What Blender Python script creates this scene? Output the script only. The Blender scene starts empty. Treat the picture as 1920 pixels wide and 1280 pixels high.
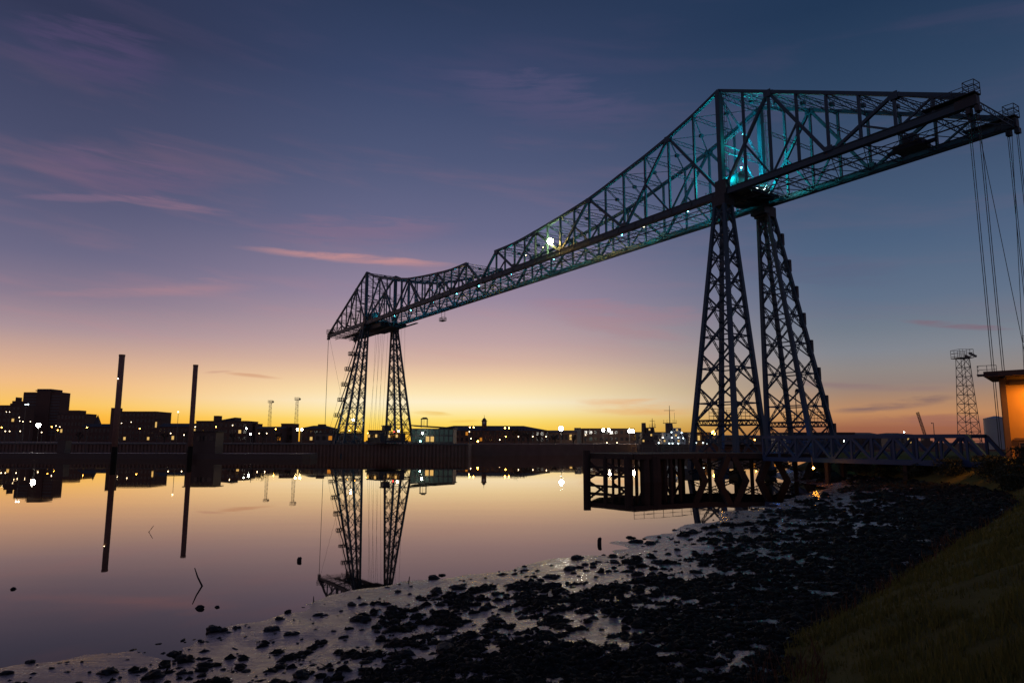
import bpy, bmesh, math, random
import numpy as np
from mathutils import Vector, Matrix
R = math.radians
random.seed(7); np.random.seed(7)
sc = bpy.context.scene
col = sc.collection

# ------------------------------------------------------------------ camera
F_PX, PITCH, ROLL, CAM_H = 1312.6, 0.1420, 0.002, 5.527
cam_d = bpy.data.cameras.new('camera'); cam = bpy.data.objects.new('camera', cam_d); col.objects.link(cam)
cam_d.sensor_width = 36.0; cam_d.lens = F_PX / 1920 * 36.0
cam_d.clip_start = 0.1; cam_d.clip_end = 30000
cam.matrix_world = Matrix.Translation((0, 0, CAM_H)) @ Matrix.Rotation(math.pi/2 + PITCH, 4, 'X') @ Matrix.Rotation(ROLL, 4, 'Z')
sc.camera = cam

# ------------------------------------------------------------------ world: dusk sky by azimuth and elevation
world = bpy.data.worlds.new('World'); sc.world = world; world.use_nodes = True
wn = world.node_tree; wn.nodes.clear()
def s2l(c):
    return tuple(((x/255)/12.92 if x/255 <= .04045 else ((x/255+.055)/1.055)**2.4) for x in c) + (1,)
class NT:
    def __init__(self, nt): self.nt = nt
    def n(self, t, **kw):
        d = self.nt.nodes.new(t)
        for k, v in kw.items(): setattr(d, k, v)
        return d
    def link(self, a, b): self.nt.links.new(a, b)
    def setin(self, sock, v):
        if hasattr(v, 'is_output') or isinstance(v, bpy.types.NodeSocket): self.link(v, sock)
        else: sock.default_value = v
    def m(self, op, a, b=None, c=None, clamp=False):
        d = self.n('ShaderNodeMath', operation=op); d.use_clamp = clamp
        self.setin(d.inputs[0], a)
        if b is not None: self.setin(d.inputs[1], b)
        if c is not None: self.setin(d.inputs[2], c)
        return d.outputs[0]
    def smooth(self, v, a, b):
        d = self.n('ShaderNodeMapRange', interpolation_type='SMOOTHSTEP')
        self.setin(d.inputs[0], v); d.inputs[1].default_value = a; d.inputs[2].default_value = b
        return d.outputs[0]
    def mix(self, f, a, b, mode='MIX'):
        d = self.n('ShaderNodeMix', data_type='RGBA', blend_type=mode)
        self.setin(d.inputs[0], f); self.setin(d.inputs[6], a); self.setin(d.inputs[7], b)
        return d.outputs[2]
    def ramp(self, f, stops, mode='LINEAR'):
        d = self.n('ShaderNodeValToRGB'); cr = d.color_ramp; cr.interpolation = mode
        while len(cr.elements) > 1: cr.elements.remove(cr.elements[-1])
        cr.elements[0].position = stops[0][0]; cr.elements[0].color = stops[0][1]
        for p, c in stops[1:]:
            e = cr.elements.new(p); e.color = c
        self.link(f, d.inputs[0]); return d.outputs[0]
    def noise(self, vec, scale, detail=4, rough=.55, dist=0):
        d = self.n('ShaderNodeTexNoise'); self.setin(d.inputs['Vector'], vec)
        d.inputs['Scale'].default_value = scale; d.inputs['Detail'].default_value = detail
        d.inputs['Roughness'].default_value = rough; d.inputs['Distortion'].default_value = dist
        return d.outputs[0]
    def comb(self, x, y, z=0.0):
        d = self.n('ShaderNodeCombineXYZ')
        for i, v in enumerate((x, y, z)): self.setin(d.inputs[i], v)
        return d.outputs[0]
W_ = NT(wn)
tc = W_.n('ShaderNodeTexCoord')
sep = W_.n('ShaderNodeSeparateXYZ'); W_.link(tc.outputs['Generated'], sep.inputs[0])
DEG = 180/math.pi
az = W_.m('MULTIPLY', W_.m('ARCTAN2', sep.outputs[0], sep.outputs[1]), DEG)       # 0 = along +Y, + to the right
el = W_.m('MULTIPLY', W_.m('ARCSINE', sep.outputs[2]), DEG)
elp = W_.m('MULTIPLY', W_.m('MAXIMUM', el, 0.0), 1/90)
def ramp_el(stops): return W_.ramp(elp, [(e/90, s2l(c)) for e, c in stops], 'EASE' if False else 'LINEAR')
# colours of the evening sky at four bearings (elevation in degrees, sRGB)
left = ramp_el([(0,(240,146,38)),(1.0,(252,168,46)),(1.8,(253,187,66)),(2.5,(251,197,98)),(4.0,(240,188,134)),(5.3,(218,175,146)),(7.6,(172,147,153)),(9.8,(139,124,143)),(12.8,(108,105,133)),(16.3,(90,91,121)),(20.8,(72,77,107)),(25.6,(60,66,96)),(28.5,(50,56,84)),(38,(42,52,82)),(60,(36,50,84)),(90,(34,48,82))])
glow = ramp_el([(0,(252,180,40)),(1.0,(254,208,80)),(1.7,(254,222,112)),(2.3,(254,232,164)),(3.1,(254,239,202)),(4.0,(253,228,178)),(5.1,(241,206,166)),(6.4,(216,181,163)),(8.1,(192,163,164)),(11.6,(152,136,158)),(16.7,(106,107,139)),(22.5,(79,88,121)),(28.5,(58,71,105)),(34,(44,58,88)),(60,(36,50,84)),(90,(34,48,82))])
right = ramp_el([(0,(140,86,68)),(1.1,(158,100,75)),(2.0,(192,138,95)),(3.2,(169,134,109)),(4.2,(147,130,123)),(5.2,(143,135,132)),(6.6,(130,134,143)),(8.2,(114,124,138)),(10.3,(97,113,136)),(14.5,(77,98,127)),(20,(62,81,110)),(26,(46,67,96)),(31,(34,55,84)),(60,(34,48,82)),(90,(34,48,82))])
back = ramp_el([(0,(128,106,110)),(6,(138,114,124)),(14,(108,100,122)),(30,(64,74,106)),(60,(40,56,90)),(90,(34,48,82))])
rel = W_.m('SUBTRACT', az, -4.0)
fl = W_.smooth(W_.m('MULTIPLY', rel, -1.0), 4.0, 31.0)
fr = W_.smooth(rel, 2.0, 31.0)
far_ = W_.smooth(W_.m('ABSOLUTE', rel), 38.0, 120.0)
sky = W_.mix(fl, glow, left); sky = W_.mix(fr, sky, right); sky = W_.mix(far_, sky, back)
# thin high cloud: stretched noise plus a few long streaks
v1 = W_.comb(W_.m('MULTIPLY', W_.m('ADD', az, W_.m('MULTIPLY', el, 1.5)), .035), W_.m('MULTIPLY', W_.m('ADD', el, W_.m('MULTIPLY', az, .06)), .22), 0.0)
n1 = W_.noise(v1, 1.9, 5, .55, .3)
wisp = W_.m('MULTIPLY', W_.smooth(n1, .48, .74), W_.smooth(el, 3.0, 9.0))
wisp = W_.m('MULTIPLY', wisp, W_.m('SUBTRACT', 1.0, W_.smooth(el, 24.0, 42.0)))
v2 = W_.comb(W_.m('MULTIPLY', az, .16), W_.m('MULTIPLY', el, 1.3), 3.0)
n2 = W_.noise(v2, 1.0, 5, .6, .4)
pink = W_.mix(fr, s2l((205,138,140)), s2l((128,104,124)))
pink = W_.mix(W_.smooth(el, 12.0, 30.0), pink, s2l((104,84,118)))
sky = W_.mix(W_.m('MULTIPLY', wisp, .15), sky, pink)
def streak(a0, e0, half_len, half_w, tilt, colr, amt):
    global sky
    da = W_.m('SUBTRACT', az, a0)
    bend = W_.m('MULTIPLY', W_.m('SUBTRACT', n2, .5), half_w*2.2)
    de = W_.m('SUBTRACT', W_.m('SUBTRACT', el, e0), W_.m('ADD', W_.m('MULTIPLY', da, tilt), bend))
    q = W_.m('ADD', W_.m('POWER', W_.m('ABSOLUTE', W_.m('MULTIPLY', da, 1/half_len)), 2.0), W_.m('POWER', W_.m('ABSOLUTE', W_.m('MULTIPLY', de, 1/half_w)), 2.0))
    f = W_.m('SUBTRACT', 1.0, W_.smooth(q, 0.0, 1.0))
    f = W_.m('MULTIPLY', f, W_.m('MULTIPLY', W_.smooth(n2, .25, .6), amt))
    sky = W_.mix(f, sky, s2l(colr))
def azel(x, y):
    u, v = x-960, -(y-640); c, s = math.cos(PITCH), math.sin(PITCH)
    d = Vector((u, F_PX*c - s*v, F_PX*s + c*v)).normalized()
    return math.degrees(math.atan2(d.x, d.y)), math.degrees(math.asin(d.z))
def cloud(x0, y0, x1, y1, half_w, colr, amt):
    a, e = azel(x0, y0); b, g = azel(x1, y1)
    streak((a+b)/2, (e+g)/2, abs(b-a)/2*1.15, half_w, (g-e)/(b-a), colr, amt)
cloud(450, 464, 850, 497, .42, (206,146,142), .72)
cloud(30, 372, 300, 372, .35, (126,104,130), .7)
cloud(40, 556, 440, 540, .45, (176,132,142), .28)
cloud(1020, 590, 1300, 640, .9, (170,134,142), .45)
cloud(380, 700, 440, 696, .12, (206,160,136), .6)
cloud(470, 440, 870, 425, 1.5, (150,112,134), .3)
cloud(170, 362, 440, 402, .5, (148,114,134), .6)
cloud(40, 300, 420, 345, 2.0, (116,94,124), .5)
cloud(0, 60, 330, 130, 2.4, (88,74,112), .5)
cloud(820, 150, 1230, 215, 2.2, (90,84,118), .5)
cloud(980, 566, 1340, 600, 1.1, (172,126,138), .35)
cloud(230, 545, 500, 535, .8, (190,138,142), .2)
cloud(1560, 770, 1790, 744, .42, (112,92,98), .9)
cloud(1450, 716, 1800, 728, .35, (140,116,118), .6)
cloud(1690, 600, 1900, 616, .3, (128,98,112), .75)
cloud(1300, 480, 1700, 520, 1.6, (92,96,124), .4)
cloud(1600, 785, 1880, 790, .5, (150,98,90), .6)
cloud(420, 700, 530, 710, .16, (212,160,126), .8)
cloud(770, 772, 850, 777, .2, (236,186,84), .7)
cloud(840, 790, 900, 788, .15, (244,190,80), .6)
cloud(1080, 760, 1300, 770, .8, (232,158,86), .5)
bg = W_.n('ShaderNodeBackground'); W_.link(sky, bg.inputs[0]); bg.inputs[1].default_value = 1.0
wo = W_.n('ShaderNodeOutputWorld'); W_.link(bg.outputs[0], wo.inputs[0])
world.cycles.sampling_method = 'MANUAL'; world.cycles.sample_map_resolution = 1024
# the sun has set: the sky and the lit lamps are the only light

sc.view_settings.view_transform = 'Standard'; sc.view_settings.look = 'None'
sc.view_settings.exposure = 0.0; sc.view_settings.gamma = 1.0; sc.view_settings.use_curve_mapping = False
sc.render.engine = 'CYCLES'
cy = sc.cycles
cy.use_denoising = True; cy.max_bounces = 5; cy.diffuse_bounces = 2; cy.glossy_bounces = 3
cy.sample_clamp_indirect = 2.0; cy.sample_clamp_direct = 0.0; cy.caustics_reflective = False; cy.caustics_refractive = False
cy.use_adaptive_sampling = True; cy.adaptive_threshold = 0.01

# ------------------------------------------------------------------ helpers
def ray(x, y):
    cr, sr = math.cos(-ROLL), math.sin(-ROLL)
    dx, dy = x-960, y-640
    u, v = cr*dx - sr*dy, -(sr*dx + cr*dy)
    c, s = math.cos(PITCH), math.sin(PITCH)
    return np.array([u, F_PX*c - s*v, F_PX*s + c*v])
def px_z(x, y, z):            # a pixel's point on the level z (ground contact)
    d = ray(x, y); t = (z-CAM_H)/d[2]; p = d*t
    return np.array([p[0], p[1], z])
def px_d(x, y, D):            # a pixel's point at a known distance ahead
    d = ray(x, y); p = d*(D/d[1]); return np.array([p[0], p[1], p[2]+CAM_H])
M = {}
def mat(name, rgb, rough=.6, metal=0.0, var=.25, scale=2.0, bump=0.0, bscale=20.0, spec=.5, extra=None):
    m = bpy.data.materials.new(name); m.use_nodes = True
    nt = NT(m.node_tree); b = m.node_tree.nodes['Principled BSDF']
    t = nt.n('ShaderNodeTexCoord'); g = nt.n('ShaderNodeNewGeometry')
    n = nt.noise(g.outputs['Position'], scale, 5, .6)
    k = nt.n('ShaderNodeMapRange'); nt.link(n, k.inputs[0]); k.inputs[3].default_value = 1-var; k.inputs[4].default_value = 1+var
    c = nt.mix(1.0, tuple(rgb)+(1,), k.outputs[0], 'MULTIPLY')
    if extra: c = extra(nt, c, g.outputs['Position'])
    nt.link(c, b.inputs['Base Color'])
    b.inputs['Roughness'].default_value = rough; b.inputs['Metallic'].default_value = metal
    b.inputs['Specular IOR Level'].default_value = spec
    if bump:
        n2 = nt.noise(g.outputs['Position'], bscale, 6, .65)
        bp = nt.n('ShaderNodeBump'); bp.inputs['Strength'].default_value = bump; bp.inputs['Distance'].default_value = .05
        nt.link(n2, bp.inputs['Height']); nt.link(bp.outputs[0], b.inputs['Normal'])
    M[name] = m; return m
def emit(name, srgb, strength):
    m = bpy.data.materials.new(name); m.use_nodes = True
    nt = m.node_tree; b = nt.nodes['Principled BSDF']
    c = s2l(srgb); b.inputs['Base Color'].default_value = (c[0]*.12, c[1]*.12, c[2]*.12, 1)
    b.inputs['Emission Color'].default_value = c; b.inputs['Emission Strength'].default_value = strength
    M[name] = m; return m
def rusty(nt, c, pos):
    n = nt.noise(pos, 1.3, 6, .7)
    return nt.mix(nt.smooth(n, .60, .72), c, (.055, .03, .018, 1))
mat('bridge_blue', (.011, .048, .082), .55, 0, .25, .7, extra=rusty)
mat('bridge_dark', (.016, .022, .032), .6, 0, .3, .8, extra=rusty)
mat('timber', (.045, .03, .022), .85, 0, .4, 1.5, .4, 9)
mat('footbridge_blue', (.006, .045, .13), .5, 0, .25, .7)
mat('concrete', (.12, .11, .10), .85, 0, .3, .5, .3, 6)
mat('quay', (.17, .10, .075), .9, 0, .4, .3, .4, 3)
mat('brick_dark', (.11, .06, .042), .85, 0, .3, .4)
mat('roof_dark', (.045, .038, .038), .7, 0, .3, .5)
mat('cladding', (.10, .092, .088), .6, 0, .2, .4)
mat('cladding_blue', (.02, .055, .12), .5, 0, .3, .6)
mat('glass_dark', (.02, .022, .026), .12, 0, .1, 1.0)
mat('steel_rust', (.23, .12, .09), .75, 0, .4, 1.2, .3, 8)
mat('steel_grey', (.09, .09, .09), .5, .4, .2, 1.0)
mat('cable', (.02, .022, .026), .5, .5, .1, 1.0)
mat('rock', (.013, .011, .009), .6, 0, .5, 6.0, .8, 30, .35)
mat('weed', (.010, .0085, .006), .7, 0, .6, 9.0, .8, 40, .2)
mat('wood', (.018, .013, .01), .7, 0, .4, 8, .4, 30)
mat('leaf', (.03, .035, .014), .8, 0, .5, 3.0)
mat('bark', (.03, .022, .016), .9, 0, .3, 4)
mat('grass', (.16, .145, .032), .85, 0, .5, 1.1, spec=.15)
mat('dead_grass', (.12, .06, .034), .9, 0, .5, 1.5, spec=.1)
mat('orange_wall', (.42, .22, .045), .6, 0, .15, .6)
mat('hull', (.065, .042, .034), .5, 0, .2, .5)
mat('ship_white', (.5, .5, .5), .5, 0, .15, .5)
mat('tank_white', (.35, .35, .36), .55, 0, .15, .4)
emit('lamp_white', (236, 255, 240), 60); emit('lamp_bright', (255, 250, 236), 110); emit('lamp_orange', (255, 176, 62), 60)
emit('lamp_warm', (255, 220, 150), 60); emit('lamp_teal', (170, 255, 240), 40); emit('lamp_red', (255, 40, 30), 25)
emit('lamp_dim', (255, 226, 180), 9); emit('lamp_cool_dim', (220, 245, 250), 9)
emit('window_lit', (255, 206, 120), .75); emit('window_cool', (150, 190, 180), .035); emit('window_orange', (255, 160, 50), .5)
emit('flood_yellow', (255, 216, 120), 330); emit('flood_teal', (90, 240, 255), 30)

class MB:
    def __init__(self): self.v = []; self.f = []
    def add(self, vs, fs):
        o = len(self.v); self.v += [tuple(map(float, p)) for p in vs]; self.f += [tuple(i+o for i in q) for q in fs]; return self
    def box(self, x0, x1, y0, y1, z0, z1):
        return self.add([(x0,y0,z0),(x1,y0,z0),(x1,y1,z0),(x0,y1,z0),(x0,y0,z1),(x1,y0,z1),(x1,y1,z1),(x0,y1,z1)],
                 [(0,3,2,1),(4,5,6,7),(0,1,5,4),(1,2,6,5),(2,3,7,6),(3,0,4,7)])
    def bar(self, p0, p1, w, h=None, up=(0,0,1), w1=None):
        h = w if h is None else h
        a = np.array(p0, float); b = np.array(p1, float); d = b-a; L = np.linalg.norm(d)
        if L < 1e-6: return self
        d /= L; u = np.array(up, float)
        if abs(d@u) > .98: u = np.array((1., 0, 0))
        s = np.cross(d, u); s /= np.linalg.norm(s); t = np.cross(s, d)
        k = 1 if w1 is None else w1/w
        vs = []
        for q, m in ((a, 1), (b, k)):
            for i, j in ((-1,-1),(1,-1),(1,1),(-1,1)): vs.append(q + s*i*w*m/2 + t*j*h*m/2)
        return self.add(vs, [(0,1,2,3),(7,6,5,4),(0,4,5,1),(1,5,6,2),(2,6,7,3),(3,7,4,0)])
    def lattice(self, p0, p1, depth, n, t=.09, up=(0,0,1), side=None):
        a = np.array(p0, float); b = np.array(p1, float); d = (b-a)/np.linalg.norm(b-a); u = np.array(up, float)
        u = u - d*(u@d); u /= np.linalg.norm(u); o = u*depth/2
        self.bar(a+o, b+o, t*1.6, t*1.6, up); self.bar(a-o, b-o, t*1.6, t*1.6, up)
        for i in range(n):
            q0 = a+(b-a)*i/n; q1 = a+(b-a)*(i+1)/n
            sg = 1 if i % 2 == 0 else -1
            self.bar(q0+o*sg, q1-o*sg, t*.8, t*.8, up)
        return self
    def tube(self, pts, radii, n=8, cap=True):
        pts = [np.array(p, float) for p in pts]; rings = []
        if not hasattr(radii, '__len__'): radii = [radii]*len(pts)
        o = len(self.v)
        for i, p in enumerate(pts):
            d = (pts[min(i+1, len(pts)-1)]-pts[max(i-1, 0)]); d = d/np.linalg.norm(d)
            u = np.array((0,0,1.)) if abs(d[2]) < .9 else np.array((1.,0,0))
            s = np.cross(d, u); s /= np.linalg.norm(s); t = np.cross(s, d)
            for k in range(n):
                a = 2*math.pi*k/n; self.v.append(tuple(p+(s*math.cos(a)+t*math.sin(a))*radii[i]))
        for i in range(len(pts)-1):
            for k in range(n): self.f.append((o+i*n+k, o+i*n+(k+1)%n, o+(i+1)*n+(k+1)%n, o+(i+1)*n+k))
        if cap:
            self.f.append(tuple(o+k for k in range(n))[::-1]); self.f.append(tuple(o+(len(pts)-1)*n+k for k in range(n)))
        return self
    def ball(self, c, r, n=8, squash=1.0):
        c = np.array(c, float)
        pts = [c+np.array((0,0,r*squash*math.cos(math.pi*i/(n//2+2)))) for i in range(n//2+3)]
        rad = [max(r*math.sin(math.pi*i/(n//2+2)), .001*r) for i in range(n//2+3)]
        o = len(self.v)
        for p, q in zip(pts, rad):
            for k in range(n): self.v.append((p[0]+q*math.cos(2*math.pi*k/n), p[1]+q*math.sin(2*math.pi*k/n), p[2]))
        for i in range(len(pts)-1):
            for k in range(n): self.f.append((o+i*n+k, o+(i+1)*n+k, o+(i+1)*n+(k+1)%n, o+i*n+(k+1)%n))
        return self
    def prism(self, poly, z0, z1):
        n = len(poly)
        vs = [(x,y,z0) for x,y in poly]+[(x,y,z1) for x,y in poly]
        return self.add(vs, [tuple(range(n))[::-1], tuple(range(n,2*n))]+[(i,(i+1)%n,n+(i+1)%n,n+i) for i in range(n)])
    def mesh(self, name, m, shift=(0,0,0), smooth=False):
        me = bpy.data.meshes.new(name)
        s = np.array(shift, float)
        me.from_pydata([tuple(np.array(p)-s) for p in self.v], [], self.f); me.update()
        if m: me.materials.append(M[m] if isinstance(m, str) else m)
        if smooth: me.polygons.foreach_set('use_smooth', [True]*len(me.polygons))
        return me
    # coordinates are those of the thing's root; nested parts keep root coordinates
    def build(self, name, m, parent=None, smooth=False, recalc=False):
        a = np.array(self.v); c = (a.min(0)+a.max(0))/2
        if parent is None: c[2] = a[:,2].min()
        o = bpy.data.objects.new(name, self.mesh(name, m, c, smooth)); col.objects.link(o)
        if recalc:
            bm = bmesh.new(); bm.from_mesh(o.data); bmesh.ops.recalc_face_normals(bm, faces=bm.faces); bm.to_mesh(o.data); bm.free()
        o['_c'] = [float(x) for x in c]
        if parent is not None:
            o.parent = parent; pc = np.array(parent['_c']) if '_c' in parent and parent.type == 'MESH' else np.zeros(3)
            if parent.type == 'MESH' and parent.parent is None: pc = np.array(parent['_c'])
            o.location = tuple(c-pc)
        else: o.location = tuple(c)
        return o
def thing(name, label, cat, loc=(0,0,0), rz=0.0, group=None):
    o = bpy.data.objects.new(name, None); col.objects.link(o); o.location = tuple(float(x) for x in loc); o.rotation_euler = (0,0,rz)
    o.empty_display_size = .2
    return tag(o, label, cat, group)
def tag(o, label, cat, group=None):
    o['label'] = label; o['category'] = cat
    if group: o['group'] = group
    return o
def struct(o): o['kind'] = 'structure'; return o
def stuff(o): o['kind'] = 'stuff'; return o
def dup(root, loc, rz=0.0, label=None, scale=None):
    r = root.copy(); col.objects.link(r); r.location = tuple(float(x) for x in loc); r.rotation_euler = (0,0,rz)
    if label: r['label'] = label
    if scale: r.scale = (scale,)*3 if not hasattr(scale, '__len__') else scale
    for ch in root.children:
        c = ch.copy(); col.objects.link(c); c.parent = r
        for g in ch.children:
            d = g.copy(); col.objects.link(d); d.parent = c
    return r
def point(name, loc, colr, power, size=.3):
    l = bpy.data.lights.new(name, 'POINT'); l.energy = power; l.color = s2l(colr)[:3]; l.shadow_soft_size = size
    o = bpy.data.objects.new(name, l); col.objects.link(o); o.location = tuple(float(x) for x in loc); return o

# ------------------------------------------------------------------ numpy noise and polyline distance
def vnoise(x, y, seed=0):
    xi = np.floor(x).astype(np.int64); yi = np.floor(y).astype(np.int64); xf = x-xi; yf = y-yi
    def h(a, b):
        n = (a*374761393 + b*668265263 + seed*974634777) & 0x7fffffff
        n = ((n ^ (n >> 13))*1274126177) & 0x7fffffff
        return ((n ^ (n >> 16)) & 0xffff)/65535.0
    u = xf*xf*(3-2*xf); v = yf*yf*(3-2*yf)
    return (h(xi,yi)*(1-u)+h(xi+1,yi)*u)*(1-v)+(h(xi,yi+1)*(1-u)+h(xi+1,yi+1)*u)*v
def fbm(x, y, o=4, seed=0):
    s = 0; a = .5; t = 0
    for i in range(o): s = s+a*vnoise(x*2**i, y*2**i, seed+i); t += a; a *= .5
    return s/t
def sdist(P, poly):            # + on the right-hand side of the directed polyline
    poly = np.array(poly, float); best = np.full(len(P), 1e18); sg = np.ones(len(P))
    for a, b in zip(poly[:-1], poly[1:]):
        d = b-a; L2 = d@d; q = P-a; t = np.clip((q@d)/L2, 0, 1)
        r = q-t[:,None]*d; dd = (r**2).sum(1); cr = q[:,1]*d[0]-q[:,0]*d[1]
        m = dd < best; best[m] = dd[m]; sg[m] = np.where(cr[m] < 0, 1, -1)
    return np.sqrt(best)*sg

# ================================================================== THE SETTING
# ---- river
wm = bpy.data.materials.new('river_water'); wm.use_nodes = True
wt = NT(wm.node_tree); wb = wm.node_tree.nodes['Principled BSDF']
wb.inputs['Base Color'].default_value = (.012, .011, .012, 1); wb.inputs['Roughness'].default_value = .012
g_ = wt.n('ShaderNodeNewGeometry')
mp = wt.n('ShaderNodeMapping'); wt.link(g_.outputs['Position'], mp.inputs[0]); mp.inputs['Scale'].default_value = (.05, .16, 1)
nz = wt.noise(mp.outputs[0], 1.0, 3, .5)
bp = wt.n('ShaderNodeBump'); bp.inputs['Strength'].default_value = .02; bp.inputs['Distance'].default_value = .25
rz_ = wt.n('ShaderNodeMapRange'); wt.link(wt.noise(mp.outputs[0], .35, 4, .6), rz_.inputs[0]); rz_.inputs[1].default_value = .45; rz_.inputs[2].default_value = .7; rz_.inputs[3].default_value = .008; rz_.inputs[4].default_value = .035
wt.link(nz, bp.inputs['Height']); wt.link(bp.outputs[0], wb.inputs['Normal'])
# silty river: mirror-like film over dark brown water, warm glow painted into the reflection
fz = wt.n('ShaderNodeFresnel'); fz.inputs[0].default_value = 1.36; wt.link(bp.outputs[0], fz.inputs[1])
fac = wt.m('MULTIPLY', fz.outputs[0], wt.m('ADD', wt.m('MULTIPLY', fz.outputs[0], .36), 1.0), clamp=True)  # reflection brightened beyond plain Fresnel, most at grazing angles
gl_ = wt.n('ShaderNodeBsdfGlossy'); gl_.inputs['Color'].default_value = (1.0, .90, .80, 1); wt.link(rz_.outputs[0], gl_.inputs['Roughness']); wt.link(bp.outputs[0], gl_.inputs['Normal'])
wb.inputs['Specular IOR Level'].default_value = 0.0; wb.inputs['Roughness'].default_value = 1.0
mx = wt.n('ShaderNodeMixShader'); wt.link(fac, mx.inputs[0]); wt.link(wb.outputs[0], mx.inputs[1]); wt.link(gl_.outputs[0], mx.inputs[2])
wt.link(mx.outputs[0], [n_ for n_ in wm.node_tree.nodes if n_.type == 'OUTPUT_MATERIAL'][0].inputs[0])
M['water'] = wm
w = MB(); w.add([(-9000,-300,0),(9000,-300,0),(9000,9000,0),(-9000,9000,0)], [(0,1,2,3)])
struct(w.build('river_water', 'water'))

# ---- shore lines of the near bank (water's edge and foot of the grass slope)
SH_PX = [(0,1275),(240,1226),(420,1188),(560,1152),(700,1116),(830,1090),(1000,1060),(1130,1040),(1240,1004),(1300,985),(1380,962),(1480,935),(1560,914)]
SHORE = [(-60.,-22.),(-25.,5.)] + [tuple(px_z(x, y, 0)[:2]) for x, y in SH_PX] + [(40.5,97.),(42.,112.),(43.,121.),(100.,159.),(600.,493.),(6000.,4100.)]
TOE = [(-60.,-46.),(-6.,.5),(4.3,12.6)] + [tuple(px_z(x, y, 1.0)[:2]) for x, y in ((1480,1192),(1600,1135),(1740,1045),(1910,948))] + [(43.5,63.),(47.,73.),(46.5,88.),(46.,106.),(46.,119.5),(102.,156.),(602.,490.),(6002.,4097.)]
def ground_z(P, detail=True):
    d = sdist(P, SHORE); dt = sdist(P, TOE)
    s = d/(np.abs(d)+np.abs(dt)+1e-6)
    rr = np.hypot(P[:,0], P[:,1])
    x, y = P[:,0], P[:,1]
    n1 = fbm(x*.35, y*.35, 3, 3)-.5; n2 = fbm(x*1.7, y*1.7, 4, 11)-.5; n3 = fbm(x*7, y*7, 3, 21)-.5
    fade = np.clip((130-rr)/60, 0, 1)
    rough = (n1*.20 + n2*.13*np.clip(s*2.6, .22, 1) + n3*.05*np.clip(s*2, .1, 1))*fade
    mud = 1.0*np.clip(s, 0, 1)**1.25 + rough + .02
    under = np.clip(.055*d, -1.5, 0) + rough*.9 + .02
    up = np.clip(dt, 0, None)
    bank = 1.0 + np.minimum(.47*up, 2.93)*1.0 + (n1*.35+n2*.10)*np.clip(up, 0, 1)*fade
    z = np.where(dt > 0, bank, np.where(d > 0, mud, under))
    return z, d, dt
# one sheet from the camera's feet to the horizon, fine near by
th = np.concatenate([np.linspace(-180,-60,25)[:-1], np.linspace(-60,60,560), np.linspace(60,180,25)[1:]])
rad = np.concatenate([[.5,1.5,2.5], np.geomspace(3.2, 150, 330), np.geomspace(160, 9000, 30)])
TH, RA = np.meshgrid(np.radians(th), rad)
P = np.stack([np.sin(TH)*RA, np.cos(TH)*RA], -1).reshape(-1, 2)
gz, gd, gdt = ground_z(P)
V3 = np.column_stack([P, gz])
nr, nt_ = TH.shape
idx = np.arange(nr*nt_).reshape(nr, nt_)
quads = np.stack([idx[:-1,:-1], idx[:-1,1:], idx[1:,1:], idx[1:,:-1]], -1).reshape(-1, 4)[:, ::-1]
def submesh(name, q, m, keep):
    q = q[keep]; used = np.unique(q); remap = np.full(len(V3), -1); remap[used] = np.arange(len(used))
    me = bpy.data.meshes.new(name); vs = V3[used]; qq = remap[q]
    me.vertices.add(len(vs)); me.vertices.foreach_set('co', vs.ravel())
    me.loops.add(qq.size); me.loops.foreach_set('vertex_index', qq.ravel().astype(np.int32))
    me.polygons.add(len(qq)); me.polygons.foreach_set('loop_start', np.arange(0, qq.size, 4, dtype=np.int32)); me.polygons.foreach_set('loop_total', np.full(len(qq), 4, np.int32))
    me.update(calc_edges=True); me.validate(); me.polygons.foreach_set('use_smooth', [True]*len(me.polygons))
    me.materials.append(M[m]); o = bpy.data.objects.new(name, me); col.objects.link(o); return struct(o)
# wet mud: dark silt with a film of water that comes and goes
mm = bpy.data.materials.new('wet_mud'); mm.use_nodes = True; nt = NT(mm.node_tree); b = mm.node_tree.nodes['Principled BSDF']
gp = nt.n('ShaderNodeNewGeometry').outputs['Position']
na = nt.noise(gp, .55, 6, .6); nb = nt.noise(gp, 5.0, 6, .65)
nt.link(nt.ramp(na, [(.3, (.14,.088,.076,1)), (.5, (.23,.15,.13,1)), (.72, (.34,.23,.20,1))]), b.inputs['Base Color'])
k = nt.n('ShaderNodeMapRange'); nt.link(nt.m('MULTIPLY', na, nt.m('ADD', nb, .5)), k.inputs[0]); k.inputs[1].default_value = .35; k.inputs[2].default_value = .65; k.inputs[3].default_value = .12; k.inputs[4].default_value = .36
nt.link(k.outputs[0], b.inputs['Roughness'])
bpn = nt.n('ShaderNodeBump'); bpn.inputs['Strength'].default_value = .35; bpn.inputs['Distance'].default_value = .04
mpm = nt.n('ShaderNodeMapping'); nt.link(gp, mpm.inputs[0]); mpm.inputs['Rotation'].default_value = (0, 0, R(-52)); mpm.inputs['Scale'].default_value = (.5, 3.2, 1)
nt.link(nt.m('ADD', nt.noise(gp, 11.0, 7, .7), nt.m('MULTIPLY', nt.noise(mpm.outputs[0], 1.6, 4, .6, .4), 1.6)), bpn.inputs['Height']); nt.link(bpn.outputs[0], b.inputs['Normal'])
M['mud'] = mm
mat('turf', (.125, .105, .030), .95, 0, .5, .8, .9, 14, .1)
qdt = gdt[quads].mean(1)
qr = np.hypot(*P[quads].mean(1).T)
submesh('mud_flat', quads, 'mud', qdt <= 0)
submesh('grass_bank', quads, 'turf', qdt > 0)

def drop(x, y): return float(ground_z(np.array([[x, y]]))[0][0])

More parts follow.
